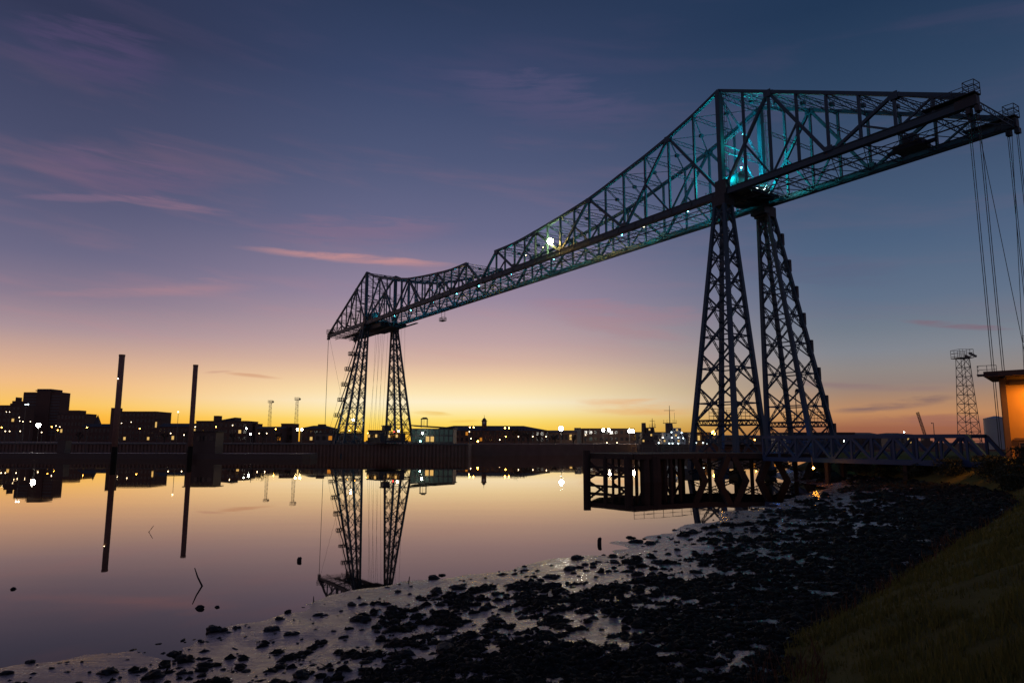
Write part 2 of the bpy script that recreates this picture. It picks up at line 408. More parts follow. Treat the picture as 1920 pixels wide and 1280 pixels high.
# ---- far bank
FB = [(-1500,262),(-16,262),(-16,282),(34,294),(100,377),(250,478),(600,712),(6000,4320),(6000,8500),(-6000,8500),(-6000,262)]
fb = MB(); fb.prism(FB, -1.5, 4.6)
far_bank = struct(fb.build('far_bank_ground', 'quay', recalc=True))
# sheet piles and coping along the quay, one part each stretch
q = MB()
for i in range(150):
    x = -218+i*1.35; q.box(x, x+.75, 261.62, 262.02, -1.0, 4.2)
o = q.build('sheet_pile_wall', 'quay', far_bank); stuff(o)
q = MB().box(-300, -16, 261.4, 262.6, 4.25, 4.75); q.build('coping', 'concrete', far_bank)

# ---- grass blades, weed, dead grass: uncountable
def blades(name, pts, h, wdt, lean, m, seed):
    rs = np.random.RandomState(seed); n = len(pts); a = rs.rand(n)*2*np.pi; hh = h*(.5+rs.rand(n)); ww = wdt*(.6+.8*rs.rand(n))
    dx, dy = np.cos(a), np.sin(a); le = lean*(rs.rand(n)-.2); la = rs.rand(n)*2*np.pi
    p0 = pts-np.column_stack([dx*ww, dy*ww, 0*ww+.03]); p1 = pts+np.column_stack([dx*ww, dy*ww, 0*ww-.03])
    tip = pts+np.column_stack([np.cos(la)*le*hh, np.sin(la)*le*hh, hh])
    v = np.stack([p0, p1, tip], 1).reshape(-1, 3)
    me = bpy.data.meshes.new(name); me.vertices.add(len(v)); me.vertices.foreach_set('co', v.ravel())
    me.loops.add(3*n); me.loops.foreach_set('vertex_index', np.arange(3*n, dtype=np.int32)); me.polygons.add(n)
    me.polygons.foreach_set('loop_start', np.arange(0, 3*n, 3, dtype=np.int32)); me.polygons.foreach_set('loop_total', np.full(n, 3, np.int32))
    me.update(calc_edges=True); me.materials.append(M[m]); o = bpy.data.objects.new(name, me); col.objects.link(o); return stuff(o)
rs = np.random.RandomState(5)
def scatter(n, r0, r1, a0, a1, seed):
    rs = np.random.RandomState(seed); r = np.exp(rs.uniform(np.log(r0), np.log(r1), n)); a = np.radians(rs.uniform(a0, a1, n))
    return np.column_stack([np.sin(a)*r, np.cos(a)*r])
Pg = scatter(330000, 3.5, 75, -30, 62, 31)
z, d, dt = ground_z(Pg); k = dt > .05; Pg = np.column_stack([Pg, z])[k]; rg = np.hypot(Pg[:,0], Pg[:,1])
tuft = fbm(Pg[:,0]*1.3, Pg[:,1]*1.3, 3, 77)
sel = rs.rand(len(Pg)) < np.clip((tuft-.28)*3.2, .12, 1)
Pg, rg, tuft = Pg[sel], rg[sel], tuft[sel]
hs = (.05+.10*np.clip(tuft-.35, 0, 1)/.4)*(1+rg*.012)
tag(blades('grass', Pg, hs, .004+.0006*rg, .9, 'grass', 1), 'short rough olive grass covering the sloping river bank', 'grass')
Pt = Pg[(fbm(Pg[:,0]*.9+7, Pg[:,1]*.9, 3, 123) > .60)]; Pt = Pt[rs.rand(len(Pt)) < .55]; rt = np.hypot(Pt[:,0], Pt[:,1])
tag(blades('tall_grass', Pt, .16+.003*rt, .004+.0006*rt, 1.2, 'grass', 12), 'taller tufts of rank grass standing out of the short turf', 'grass')
Pd = scatter(90000, 4, 75, -30, 62, 41); z, d, dt = ground_z(Pd)
band = fbm(Pd[:,0]*.5, Pd[:,1]*.5, 3, 9); k = (dt > -.5) & (dt < .2+1.1*band) & (band > .42) & (rs.rand(len(Pd)) < .6)
Pd = np.column_stack([Pd, z])[k]; rd = np.hypot(Pd[:,0], Pd[:,1])
tag(blades('dead_grass', Pd, .22+.004*rd, .005+.0006*rd, 1.1, 'dead_grass', 2), 'reddish brown dead grass along the foot of the grassy bank', 'dead grass')
# clumps of weed over stones: thousands of small lumps in one mesh
def lump_proto(seed, n=6):
    rs = np.random.RandomState(seed); vs = []; fs = []
    rings = [(0.0, 1.0), (.6, .7)]
    ph = rs.rand()*6
    for zz, rr in rings:
        for k in range(n):
            a = 2*np.pi*k/n+ph; q = rr*(.35+1.1*rs.rand()); vs.append((math.cos(a)*q, math.sin(a)*q, zz*(.4+1.1*rs.rand())-.15))
    vs.append((rs.rand()*.4-.2, rs.rand()*.4-.2, .95))
    for i in range(1):
        for k in range(n):
            a, b_ = i*n+k, i*n+(k+1)%n; fs.append((a, b_, b_+n)); fs.append((a, b_+n, a+n))
    for k in range(n): fs.append((n+k, n+(k+1)%n, 2*n))
    return np.array(vs), np.array(fs)
PROTO = [lump_proto(s) for s in range(12)]
def lumps(name, pts, size, flat, m, seed):
    rs = np.random.RandomState(seed); VV = []; FF = []; o = 0
    for i, p in enumerate(pts):
        v, f = PROTO[rs.randint(12)]; a = rs.rand()*6.28; c, s = math.cos(a), math.sin(a); k = size[i]
        sx, sy, sz = k*(.7+.9*rs.rand()), k*(.7+.6*rs.rand()), k*flat*(.5+rs.rand())
        x, y = v[:,0]*sx, v[:,1]*sy
        VV.append(np.column_stack([c*x-s*y+p[0], s*x+c*y+p[1], v[:,2]*sz+p[2]])); FF.append(f+o); o += len(v)
    v = np.concatenate(VV); f = np.concatenate(FF)
    me = bpy.data.meshes.new(name); me.vertices.add(len(v)); me.vertices.foreach_set('co', v.ravel())
    me.loops.add(f.size); me.loops.foreach_set('vertex_index', f.ravel().astype(np.int32)); me.polygons.add(len(f))
    me.polygons.foreach_set('loop_start', np.arange(0, f.size, 3, dtype=np.int32)); me.polygons.foreach_set('loop_total', np.full(len(f), 3, np.int32))
    me.update(calc_edges=True); me.materials.append(M[m]); ob = bpy.data.objects.new(name, me); col.objects.link(ob); return stuff(ob)
Pw = scatter(190000, 7, 115, -50, 48, 51); z, d, dt = ground_z(Pw)
s = d/(np.abs(d)+np.abs(dt)+1e-6)
cl = fbm(Pw[:,0]*.42, Pw[:,1]*.42, 3, 15); cl2 = fbm(Pw[:,0]*2.3, Pw[:,1]*2.3, 3, 16)
dens = np.clip((s*.95+(cl-.5)*1.4+(cl2-.5)*2.0-.43)*4.5, 0, 1)*np.clip((s-.04)/.16, 0, 1)
k = (d > .3) & (dt < .25) & (rs.rand(len(Pw)) < dens)
Pw = np.column_stack([Pw, z])[k]; rw = np.hypot(Pw[:,0], Pw[:,1])
sz = (.02+.0032*rw)*np.exp(np.clip(rs.randn(len(Pw))*.5, -1.2, .65))
tag(lumps('seaweed', Pw, sz, .6, 'weed', 3), 'black mass of seaweed and small stones over the upper mud', 'seaweed')
sel = rs.rand(len(Pw)) < .8; Pf = Pw[sel]+np.column_stack([rs.randn(sel.sum())*.05, rs.randn(sel.sum())*.05, sz[sel]*.35]); rf_ = rw[sel]
fr_ = blades('seaweed_fronds', Pf, .014+.0018*rf_, .010+.0016*rf_, 6.5, 'weed', 6)
tag(fr_, 'ragged fronds of black seaweed strewn over the stones', 'seaweed')
Pp = scatter(9000, 7, 70, -50, 40, 61); z, d, dt = ground_z(Pp); k = (d > -.8) & (d < 14) & (dt < -1) & (rs.rand(len(Pp)) < .28+.3*(fbm(Pp[:,0], Pp[:,1], 2, 4) > .55))
Pp = np.column_stack([Pp, z])[k]; rp = np.hypot(Pp[:,0], Pp[:,1])
tag(lumps('pebbles', Pp, .012+.0022*rp*np.exp(rs.randn(len(Pp))*.4), .5, 'rock', 4), 'scattered small dark pebbles and scraps on the wet mud', 'pebbles')

# ================================================================== THE TRANSPORTER BRIDGE  (local x = along the span to the far tower, y = towards the camera side)
BX, BY, BA = 39.076, 124.770, 2.15804
SPAN, WID = 173.7, 12.229
HB, HT = 51.2, 71.4
bridge = thing('transporter_bridge', 'huge blue steel lattice bridge on tapering towers spanning the whole river', 'bridge', (BX, BY, 0), BA)
def Bw(u, v, z):
    return (BX+u*math.cos(BA)+v*math.sin(BA), BY+u*math.sin(BA)-v*math.cos(BA), z)
def L(u, v, z): return np.array((u, -v, z), float)
BLUE, DARK = 'bridge_blue', 'bridge_dark'
UR = [0,6.4,13.1,19.9,26.5,32.5,38.3,43.8,49.2,54.5,59.7,64.6,69.3,74.0,78.4,82.6,86.85]
ZT = [71.4,69.0,66.95,65.25,63.85,62.5,61.35,60.65,60.0,59.45,58.95,58.5,58.2,58.15,58.2]
UL = [42.7*k/8 for k in range(9)]
ZL = [71.4+(52.0-71.4)*k/8 for k in range(9)]
def half(side, v, base_u):
    """one cantilever half of one truss; side +1 = its river arm runs in +u"""
    S = lambda u: base_u + side*u
    zb = HB
    m = MB()
    # bottom chord of both arms: a riveted box with flange lips
    for a, b in ((-42.9, 0), (0, 86.85)):
        m.bar(L(S(a), v, zb), L(S(b), v, zb), .72, 1.0)
        m.bar(L(S(a), v, zb+.53), L(S(b), v, zb+.53), 1.0, .09); m.bar(L(S(a), v, zb-.53), L(S(b), v, zb-.53), 1.0, .09)
    tr = m.build('truss', BLUE, bridge)
    def piece(name, p0, p1, w, h, mt=BLUE): return MB().bar(p0, p1, w, h).build(name, mt, tr)
    # top chords, one piece a panel
    for i in range(14): piece('top_chord', L(S(UR[i]), v, ZT[i]), L(S(UR[i+1]), v, ZT[i+1]), .62, .62)
    piece('end_post', L(S(UR[14]), v, ZT[14]), L(S(UR[16]), v, zb), .55, .55)
    for i in range(8): piece('top_chord', L(S(-UL[i]), v, ZL[i]), L(S(-UL[i+1]), v, ZL[i+1]), .62, .62)
    # posts
    MB().bar(L(S(0), v, zb-.4), L(S(0), v, HT), 1.05, .95).build('tower_post', BLUE, tr)
    for i in range(1, 16):
        zt = ZT[i] if i <= 14 else (ZT[14]+zb)/2
        piece('vertical_post', L(S(UR[i]), v, zb), L(S(UR[i]), v, zt), .42 if i % 2 == 0 else .36, .40)
    for i in range(1, 8): piece('vertical_post', L(S(-UL[i]), v, zb), L(S(-UL[i]), v, ZL[i]), .40, .40)
    # main diagonals over two panels each, sub-diagonals from the middle of them
    top = [2, 6, 10, 14]; bot = [0, 4, 8, 12, 16]
    for k, t in enumerate(top):
        for bnode in (bot[k], bot[k+1]):
            if t == 14 and bnode == 16: continue
            pt = L(S(UR[t]), v, ZT[t]); pb = L(S(UR[bnode]), v, zb)
            piece('diagonal', pt, pb, .46, .52)
            mid = (pt+pb)/2; q = L(S(UR[t]), v, zb)
            piece('sub_diagonal', mid, q, .26, .34)
    for t, bs in ((2, (0, 4)), (6, (4, 8))):
        for bnode in bs:
            pt = L(S(-UL[t]), v, ZL[t]); pb = L(S(-UL[bnode]), v, zb+(0 if bnode < 8 else .3))
            piece('diagonal', pt, pb, .46, .5)
            piece('sub_diagonal', (pt+pb)/2, L(S(-UL[t]), v, zb), .26, .32)
    # gusset plates at the main joints
    for u, z, s in [(S(UR[t]), ZT[t]-.35, 1.5) for t in top]+[(S(UR[b_]), zb+.75, 1.5) for b_ in bot[1:4]]+[(S(-UL[2]), ZL[2]-.35, 1.5), (S(-UL[4]), zb+.75, 1.5), (S(-UL[6]), ZL[6]-.3, 1.4)]:
        g = MB(); c = L(u, v, z)
        for e in (-.33, .33): g.box(c[0]-s/2, c[0]+s/2, c[1]+e-.03, c[1]+e+.03, c[2]-s*.42, c[2]+s*.42)
        g.build('gusset_plate', BLUE, tr)
    # shore end: deep end box carrying the anchor ropes, and its railed platform
    e = MB(); c = L(S(-42.9), v, zb)
    e.bar(L(S(-40.2), v, zb+.1), L(S(-43.0), v, zb+.1), 1.0, 1.3); e.build('end_box', DARK, tr)
    pf = MB(); zz = zb+1.15
    pf.bar(L(S(-36.0), v, zz-.05), L(S(-43.0), v, zz-.05), 1.9, .1)
    for sd in (-.9, .9):
        for h in (.55, 1.1): pf.bar(L(S(-36.0), v+sd, zz+h), L(S(-43.0), v+sd, zz+h), .07)
        for k in range(6): pf.bar(L(S(-36-k*1.4), v+sd, zz), L(S(-36-k*1.4), v+sd, zz+1.1), .07)
    for h in (.0, .9, 1.7):
        pf.bar(L(S(-43.0), v-.9, zz+h), L(S(-43.0), v+.9, zz+h), .08); pf.bar(L(S(-41.6), v-.9, zz+h), L(S(-41.6), v+.9, zz+h), .08)
        for sd in (-.9, .9): pf.bar(L(S(-43.0), v+sd, zz+h), L(S(-41.6), v+sd, zz+h), .08)
    for sd in (-.9, .9):
        for uu in (-43.0, -41.6): pf.bar(L(S(uu), v+sd, zz), L(S(uu), v+sd, zz+1.7), .07)
    pf.build('railed_platform', DARK, tr)
    return tr
for bu, sd in ((0.0, 1), (SPAN, -1)):
    for v in (0.0, WID): half(sd, v, bu)
    S = lambda u, bu=bu, sd=sd: bu+sd*u
    # ---- cross members between the two trusses
    def cross(u, z, depth, n, t=.075): MB().lattice(L(S(u), .3, z), L(S(u), WID-.3, z), depth, n, t).build('lateral_strut', BLUE, bridge)
    for i in range(1, 15): cross(UR[i], ZT[i]-.35, .75, 14)
    for i in range(1, 8): cross(-UL[i], ZL[i]-.35, .75, 14)
    for i in (2, 4, 6, 8): cross(UR[i], HB+(ZT[i]-HB)*.52, .6, 14, .06)
    for i in (2, 4): cross(-UL[i], HB+(ZL[i]-HB)*.5, .6, 14, .06)
    def xbr(a, za, b, zb_, t=.075, plate=.7):
        x = MB()
        x.lattice(L(S(a), .3, za), L(S(b), WID-.3, zb_), .42, 16, .06); x.bar(L(S(b), .3, zb_), L(S(a), WID-.3, za), .1)
        c = L((S(a)+S(b))/2, WID/2, (za+zb_)/2); x.box(c[0]-plate/2, c[0]+plate/2, c[1]-plate/2, c[1]+plate/2, c[2]-.3, c[2]+.3)
        x.build('lateral_bracing', BLUE, bridge)
    for i in range(0, 14): xbr(UR[i], ZT[i]-.3, UR[i+1], ZT[i+1]-.3)
    for i in range(0, 7): xbr(-UL[i], ZL[i]-.3, -UL[i+1], ZL[i+1]-.3)
    # deck level: floor beams, lower lattice, runway girders
    for i in range(0, 17):
        f = MB(); f.lattice(L(S(UR[i]), .3, HB-.2), L(S(UR[i]), WID-.3, HB-.2), .8, 14, .08); f.build('floor_beam', BLUE, bridge)
    for i in range(1, 9):
        f = MB(); f.lattice(L(S(-UL[i]), .3, HB-.2), L(S(-UL[i]), WID-.3, HB-.2), .8, 14, .08); f.build('floor_beam', BLUE, bridge)
    nodes = [-x for x in UL[::-1]]+UR[1:]
    lo = MB()
    for a, b in zip(nodes[:-1], nodes[1:]):
        lo.bar(L(S(a), .4, HB-.35), L(S(b), WID-.4, HB-.35), .1, .1); lo.bar(L(S(b), .4, HB-.35), L(S(a), WID-.4, HB-.35), .1, .1)
    lo.build('lower_bracing', BLUE, bridge)
    for vv in (2.9, WID-2.9):
        for a, b in ((-42.0, -.5), (-.5, 86.8)):
            g = MB(); n = int((b-a)/1.1)
            g.lattice(L(S(a), vv, HB-.9), L(S(b), vv, HB-.9), .8, n, .07); g.bar(L(S(a), vv, HB-1.35), L(S(b), vv, HB-1.35), .22, .12)
            g.build('runway_girder', DARK, bridge)
    # walkway along the inside of the camera-side truss and its handrail
    for vv, rl in ((1.15, 1),):
        wk = MB(); wk.bar(L(S(-41), vv, HB+.42), L(S(86), vv, HB+.42), .8, .06)
        for h in (.55, 1.08): wk.bar(L(S(-41), vv+.4*rl, HB+.42+h), L(S(86), vv+.4*rl, HB+.42+h), .06)
        for k in range(60): wk.bar(L(S(-41+k*2.15), vv+.4*rl, HB+.4), L(S(-41+k*2.15), vv+.4*rl, HB+1.5), .05)
        wk.build('walkway', DARK, bridge)
    # outer maintenance gantry rail under the river arm
    og = MB(); og.bar(L(S(2), -.3, HB-.85), L(S(86), -.3, HB-.85), .9, .28)
    for k in range(17): og.bar(L(S(2+k*5.2), -.7, HB-.95), L(S(2+k*5.2), -.42, HB+.2), .1)
    og.build('service_rail', DARK, bridge)

# ---- the four tapering tower columns
ZP = [49.0,44.6,40.4,36.2,31.6,26.5,21.0,15.1,8.8,2.2]
def column(bu, land, v, outer, stairs=False):
    """land: sign of u towards the shore; outer: sign of v away from the roadway"""
    def leg_pt(i, j, z):      # i: 0 river,1 shore ; j: 0 inner,1 outer
        t = (50.5-z)/(50.5-2.0)
        u = (-.95+(-2.3+.95)*t) if i == 0 else (.95+(7.3-.95)*t)
        w = (-.85+(.6+.85)*t) if j == 0 else (.85+(8.4-.85)*t)
        return L(bu+land*u, v+outer*w, z)
    hd = MB(); c = L(bu, v, 0)
    hd.box(c[0]-1.5, c[0]+1.5, c[1]-1.4, c[1]+1.4, 48.6, 50.6); hd.box(c[0]-1.25, c[0]+1.25, c[1]-.62, c[1]+.62, 50.0, 53.6)
    tw = hd.build('tower_column', DARK, bridge)
    for a, b in (((0,0),(1,0)),((1,0),(1,1)),((1,1),(0,1)),((0,1),(0,0))):
        MB().lattice(leg_pt(*a, 8.8), leg_pt(*b, 8.8), .8, 12, .13).build('base_girder', DARK, tw)
    for i in (0, 1):
        for j in (0, 1):
            lg = MB(); lg.bar(leg_pt(i, j, 50.4), leg_pt(i, j, -1.5), .55, .55, (land*1.0, 0, .001), .80)
            lo_ = leg_pt(i, j, 2.2); lg.box(lo_[0]-.95, lo_[0]+.95, lo_[1]-.95, lo_[1]+.95, -1.2, 1.0)
            lg.build('leg', BLUE, tw)
    def dbl(p, q, mt, name):
        d = (q-p)/np.linalg.norm(q-p); s = np.cross(d, (0,0,1.)); s /= np.linalg.norm(s); x = MB()
        for e in (-.17, .17): x.bar(p+s*e, q+s*e, .095, .15)
        n = max(3, int(np.linalg.norm(q-p)/.9))
        for k in range(n): x.bar(p+(q-p)*k/n+s*.17*(-1)**k, p+(q-p)*(k+1)/n-s*.17*(-1)**k, .05, .05)
        x.build(name, mt, tw)
    for a, b in (((0,0),(1,0)),((1,0),(1,1)),((1,1),(0,1)),((0,1),(0,0))):
        for z1, z0 in zip(ZP[:-1], ZP[1:]):
            pa, pb, qa, qb = leg_pt(*a, z1), leg_pt(*b, z1), leg_pt(*a, z0), leg_pt(*b, z0)
            dbl(pa, qb, BLUE, 'brace'); dbl(pb, qa, BLUE, 'brace')
            t = np.linalg.norm(pb-pa)/(np.linalg.norm(pb-pa)+np.linalg.norm(qb-qa)); zc = z1+(z0-z1)*t
            st = MB(); st.bar(leg_pt(*a, zc), leg_pt(*b, zc), .2, .2)
            cc = (leg_pt(*a, zc)+leg_pt(*b, zc))/2; sz = .2+.007*(50-zc); dd = leg_pt(*b, zc)-leg_pt(*a, zc)
            st.bar(cc-dd/np.linalg.norm(dd)*sz, cc+dd/np.linalg.norm(dd)*sz, .3, sz*1.2); st.build('strut', BLUE, tw)
    if stairs:
        for k in range(8 if stairs == 1 else 7):
            z = 45.0-5.2*k if stairs == 1 else 44.5-5.9*k
            p = leg_pt(1, 1, z); ln = MB(); ou = -outer; 
            x0, x1 = p[0]-.7, p[0]+.9*1.0; y0, y1 = sorted((p[1]+ou*.2, p[1]+ou*(.85 if stairs == 1 else 2.6)))
            if stairs == 1:
                ln.box(p[0]-.55, p[0]+.55, y0, y1, z-1.9, z+.4)
            else:
                ln.box(x0, x1, y0, y1, z-.3, z+.05)
                for h in (.6, 1.15):
                    for yy in (y0, y1): ln.bar((x0, yy, z+h), (x1, yy, z+h), .13)
                    ln.bar((x0, (y1 if ou > 0 else y0), z+h), (x1, (y1 if ou > 0 else y0), z+h), .07)
                    for xx in (x0, x1): ln.bar((xx, y0, z+h), (xx, y1, z+h), .13)
                for xx in (x0, x1):
                    for yy in np.linspace(y0, y1, 4): ln.bar((xx, yy, z), (xx, yy, z+1.15), .14)
                q = leg_pt(1, 1, z-5.9); ln.bar((p[0], p[1]+ou*.9, z), (q[0], q[1]+ou*1.6, z-5.8), .8, .3)
            ln.build('stair_landing', DARK, tw)
    return tw
column(0.0, -1, 0.0, -1); column(0.0, -1, WID, 1, 1)
column(SPAN, 1, 0.0, -1, 2); column(SPAN, 1, WID, 1)
# cross portals and machinery at the tower heads
for bu, sd in ((0.0, 1), (SPAN, -1)):
    p = MB(); p.lattice(L(bu, .4, HB+9.0), L(bu, WID-.4, HB+9.0), 1.3, 12, .11); p.lattice(L(bu, .4, HB+19.5), L(bu, WID-.4, HB+19.5), 1.0, 12, .1)
    for a, b in (((.4, HB+2), (WID/2, HB+8.3)), ((WID-.4, HB+2), (WID/2, HB+8.3)), ((.4, HB+9.6), (WID-.4, HB+19)), ((WID-.4, HB+9.6), (.4, HB+19))):
        p.lattice(L(bu, a[0], a[1]), L(bu, b[0], b[1]), .4, 16, .07)
    p.build('portal_frame', BLUE, bridge)
    for k, v in enumerate((.0, WID)):     # ladder beside each tower post
        l = MB(); u0 = bu-sd*.95
        for e in (-.25, .25): l.bar(L(u0, v+e, HB+1), L(u0, v+e, HT-1), .06)
        for z in np.arange(HB+1.2, HT-1, .6): l.bar(L(u0, v-.25, z), L(u0, v+.25, z), .05)
        for z in np.arange(HB+3, HT-1, 1.5): l.bar(L(u0, v-.25, z), L(u0-sd*.7, v, z), .05); l.bar(L(u0, v+.25, z), L(u0-sd*.7, v, z), .05)
        l.bar(L(u0-sd*.7, v, HB+3), L(u0-sd*.7, v, HT-1), .05); l.build('ladder', DARK, bridge)
    h = MB(); h.box(bu-2.2, bu+2.2, -5.0, -1.9, HB+.5, HB+3.6); hs_ = h.build('winch_house', BLUE, bridge)
    r_ = MB(); c0 = L(bu, 0, 0)[0]
    r_.add([(bu-2.5,-5.3,HB+3.6),(bu+2.5,-5.3,HB+3.6),(bu+2.5,-1.6,HB+3.6),(bu-2.5,-1.6,HB+3.6),(bu-2.5,-3.45,HB+4.5),(bu+2.5,-3.45,HB+4.5)], [(0,1,5,4),(2,3,4,5),(0,4,3),(1,2,5),(0,3,2,1)])
    r_.build('house_roof', BLUE, hs_)
    for k in range(3):
        d_ = MB(); d_.box(bu-1.7+k*1.25, bu-.9+k*1.25, -1.92, -1.86, HB+1.6, HB+2.9); d_.build('shutter', DARK, hs_)
    dk = MB(); dk.box(bu-4.5, bu+4.5, -WID+.6, -.6, HB+.30, HB+.44)
    for h_ in (.95, 1.5):
        for uu in (bu-4.5, bu+4.5): dk.bar((uu, -WID+.6, HB+h_), (uu, -.6, HB+h_), .07)
    for yy in np.linspace(-WID+.6, -.6, 9):
        for uu in (bu-4.5, bu+4.5): dk.bar((uu, yy, HB+.4), (uu, yy, HB+1.5), .06)
    dk.build('machinery_deck', DARK, bridge)
    lv = MB()
    for k in range(4): lv.bar(L(bu-sd*2.6, 7.4, HB+1.0+k*.55), L(bu-sd*2.6, 10.4, HB+1.0+k*.55), .16, .3)
    for vv in (7.4, 10.4): lv.bar(L(bu-sd*2.6, vv, HB+.4), L(bu-sd*2.6, vv, HB+3.0), .12)
    lv.build('slatted_screen', 'steel_grey', bridge)
    tn = MB(); tn.box(bu-1.6, bu+1.6, -WID+.7, -WID+2.3, HB-2.2, HB-.6); tn.build('counterweight', BLUE, bridge)
# trolley hut hanging in the near shore arm
t_ = MB(); t_.box(-33.0, -28.6, -8.0, -5.2, HB-1.0, HB-.1); t_.box(-31.6, -30, -7.6, -5.6, HB-.1, HB+1.3); t_.bar((-34.5, -6.6, HB-.6), (-27.2, -6.6, HB-.6), .5, .5); t_.build('trolley_frame', DARK, bridge)
# maintenance cradle and lower staging at the far tower
s_ = MB()
for k in range(4): s_.box(SPAN-13+k*.1, SPAN+8, -WID+.8+k*2.9, -WID+2.6+k*2.9, HB-2.4-.5*(k % 2), HB-1.3)
s_.bar(L(SPAN-19, 4, HB-3.6), L(SPAN-2, 4, HB-3.6), 2.4, .25); s_.bar(L(SPAN-24, 10.5, HB-2.4), L(SPAN-12, 10.5, HB-2.4), 1.0, .25)
s_.bar(L(SPAN+30, 2.5, HB-2.2), L(SPAN+6, 2.5, HB-2.2), 2.0, .2); s_.bar(L(SPAN+30, 9.5, HB-1.6), L(SPAN+10, 9.5, HB-1.6), 2.0, .8)
for k in range(12):
    uu = SPAN-19+k*1.5; s_.bar(L(uu, 2.9, HB-3.6), L(uu, 2.9, HB-1), .1)
s_.build('service_staging', DARK, bridge)
ck = MB(); cu = 132.5
ck.box(cu-1.3, cu+1.3, -WID-.6, -WID+.9, HB-4.0, HB-3.85)
for h in (0, .55, 1.1):
    for yy in (-WID-.6, -WID+.9): ck.bar((cu-1.3, yy, HB-3.9+h), (cu+1.3, yy, HB-3.9+h), .1)
    for uu in (cu-1.3, cu+1.3): ck.bar((uu, -WID-.6, HB-3.9+h), (uu, -WID+.9, HB-3.9+h), .1)
for uu in np.linspace(cu-1.3, cu+1.3, 5): ck.bar((uu, -WID-.6, HB-3.9), (uu, -WID-.6, HB-2.75), .08); ck.bar((uu, -WID+.9, HB-3.9), (uu, -WID+.9, HB-2.75), .08)
for uu in (cu-1.2, cu+1.2): ck.bar((uu, -WID, HB-2.8), (uu, -WID, HB-.5), .1)
ck.build('maintenance_cradle', DARK, bridge)
# anchor ropes from the shore ends
def rope(a, b, r, par=bridge, name='anchor_cable'): return MB().tube([a, b], r, 6).build(name, 'cable', par)
for bu, sd in ((0.0, 1), (SPAN, -1)):
    for v in (0.0, WID):
        for du, dv in (((-.25, -.3), (-.25, .3), (.9, -.3), (.9, .3)) if bu == 0 else ((0, 0),)):
            rope(L(bu-sd*(42.6-du), v+dv, HB-.6), L(bu-sd*(42.6-du), v+dv, 3.6 if bu == 0 else 4.6), .042 if bu == 0 else .1)
    rope(L(bu-sd*42.3, .3, HB-.5), L(bu-sd*42.3, WID-.5, 4.6), .038); rope(L(bu-sd*42.3, WID-.3, HB-.5), L(bu-sd*42.3, .5 if bu else 6.5, 4.6), .038)
    for v in (0.0, WID):
        sh = MB(); u_ = bu-sd*42.4
        for du in (-.5, .6): sh.box(u_+du-.3, u_+du+.3, -v-.45, -v+.45, HB-1.5, HB-.7)
        sh.build('sheave_block', DARK, bridge)

# floodlights fixed to the bridge
def flood(u, v, z, m, r, lightcol=None, power=0, lo=(0, 0, .6)):
    f = MB(); c = L(u, v, z); f.ball(c, r, 8); o = f.build('floodlight', m, bridge)
    f = MB(); f.bar(c-np.array((0,0,r)), c-np.array((0,0,r+1.2)), .1); f.build('lamp_bracket', DARK, o)
    if power:
        w_ = Bw(u+lo[0], v+lo[1], z+lo[2]); point('floodlight_glow', w_, lightcol, power, .35)
TEAL = (20, 232, 236); YEL = (255, 205, 110)
flood(52.5, -.75, 54.6, 'flood_yellow', .72, YEL, 500, (.2, -1.2, .1))
flood(27.0, 6.2, HB+1.8, 'lamp_dim', .22); flood(71.5, 5.0, 56.2, 'lamp_warm', .16); flood(66.5, 7.5, 57.6, 'lamp_dim', .2)
flood(86.5, 4.0, 53.4, 'lamp_warm', .34, YEL, 300); flood(104.0, 6.0, 53.2, 'lamp_warm', .38, YEL, 400)
flood(19.9, .2, 59.2, 'lamp_warm', .2)
flood(.6, 1.25, HB+2.2, 'flood_teal', .22, TEAL, 500, (-1.0, .2, .9)); flood(-2.0, 10.2, HB+3.0, 'flood_teal', .2, TEAL, 1100, (-.9, -1.2, 1.8)); flood(-4.2, 6.6, HB+.9, 'lamp_cool_dim', .2, (190,255,245), 420, (-.2, .5, .6)); flood(0.4, 6.2, HB+6.5, 'flood_teal', .16, TEAL, 3600, (.7, -.8, -1.2)); flood(-.4, 6.2, HB+13.0, 'flood_teal', .14, TEAL, 2600, (-.7, .8, -.6))
flood(1.5, 8.0, HB+5.2, 'flood_teal', .16, TEAL, 1400, (.3, -.6, .8)); flood(-3.0, 6.0, HB+1.2, 'lamp_cool_dim', .22)
flood(14.0, 6.1, HB+1.6, 'flood_teal', .15, TEAL, 800); flood(34.0, 6.1, HB+1.6, 'flood_teal', .15, TEAL, 900); flood(60.0, 6.1, HB+1.6, 'flood_teal', .15, TEAL, 700); flood(80.0, 6.1, HB+1.6, 'flood_teal', .15, TEAL, 700)
for u in (98, 112, 128, 146, 160): flood(u, 6.1, HB+1.4, 'flood_teal', .14, (50,190,235), 480)
flood(171, 5, HB+2.0, 'flood_teal', .16, (60,225,225), 400); flood(178, 4, HB+2.0, 'lamp_dim', .2, (220,220,90), 250)
for u in (12, 36, 58, 74, 92, 110): point('underdeck_lamp_glow', Bw(u, 7.5, HB-1.1), (255, 200, 90), 70, .3)

flood(-4.5, 5.6, 5.6, 'flood_teal', .12, (40,120,255), 150, (0, .8, .5))
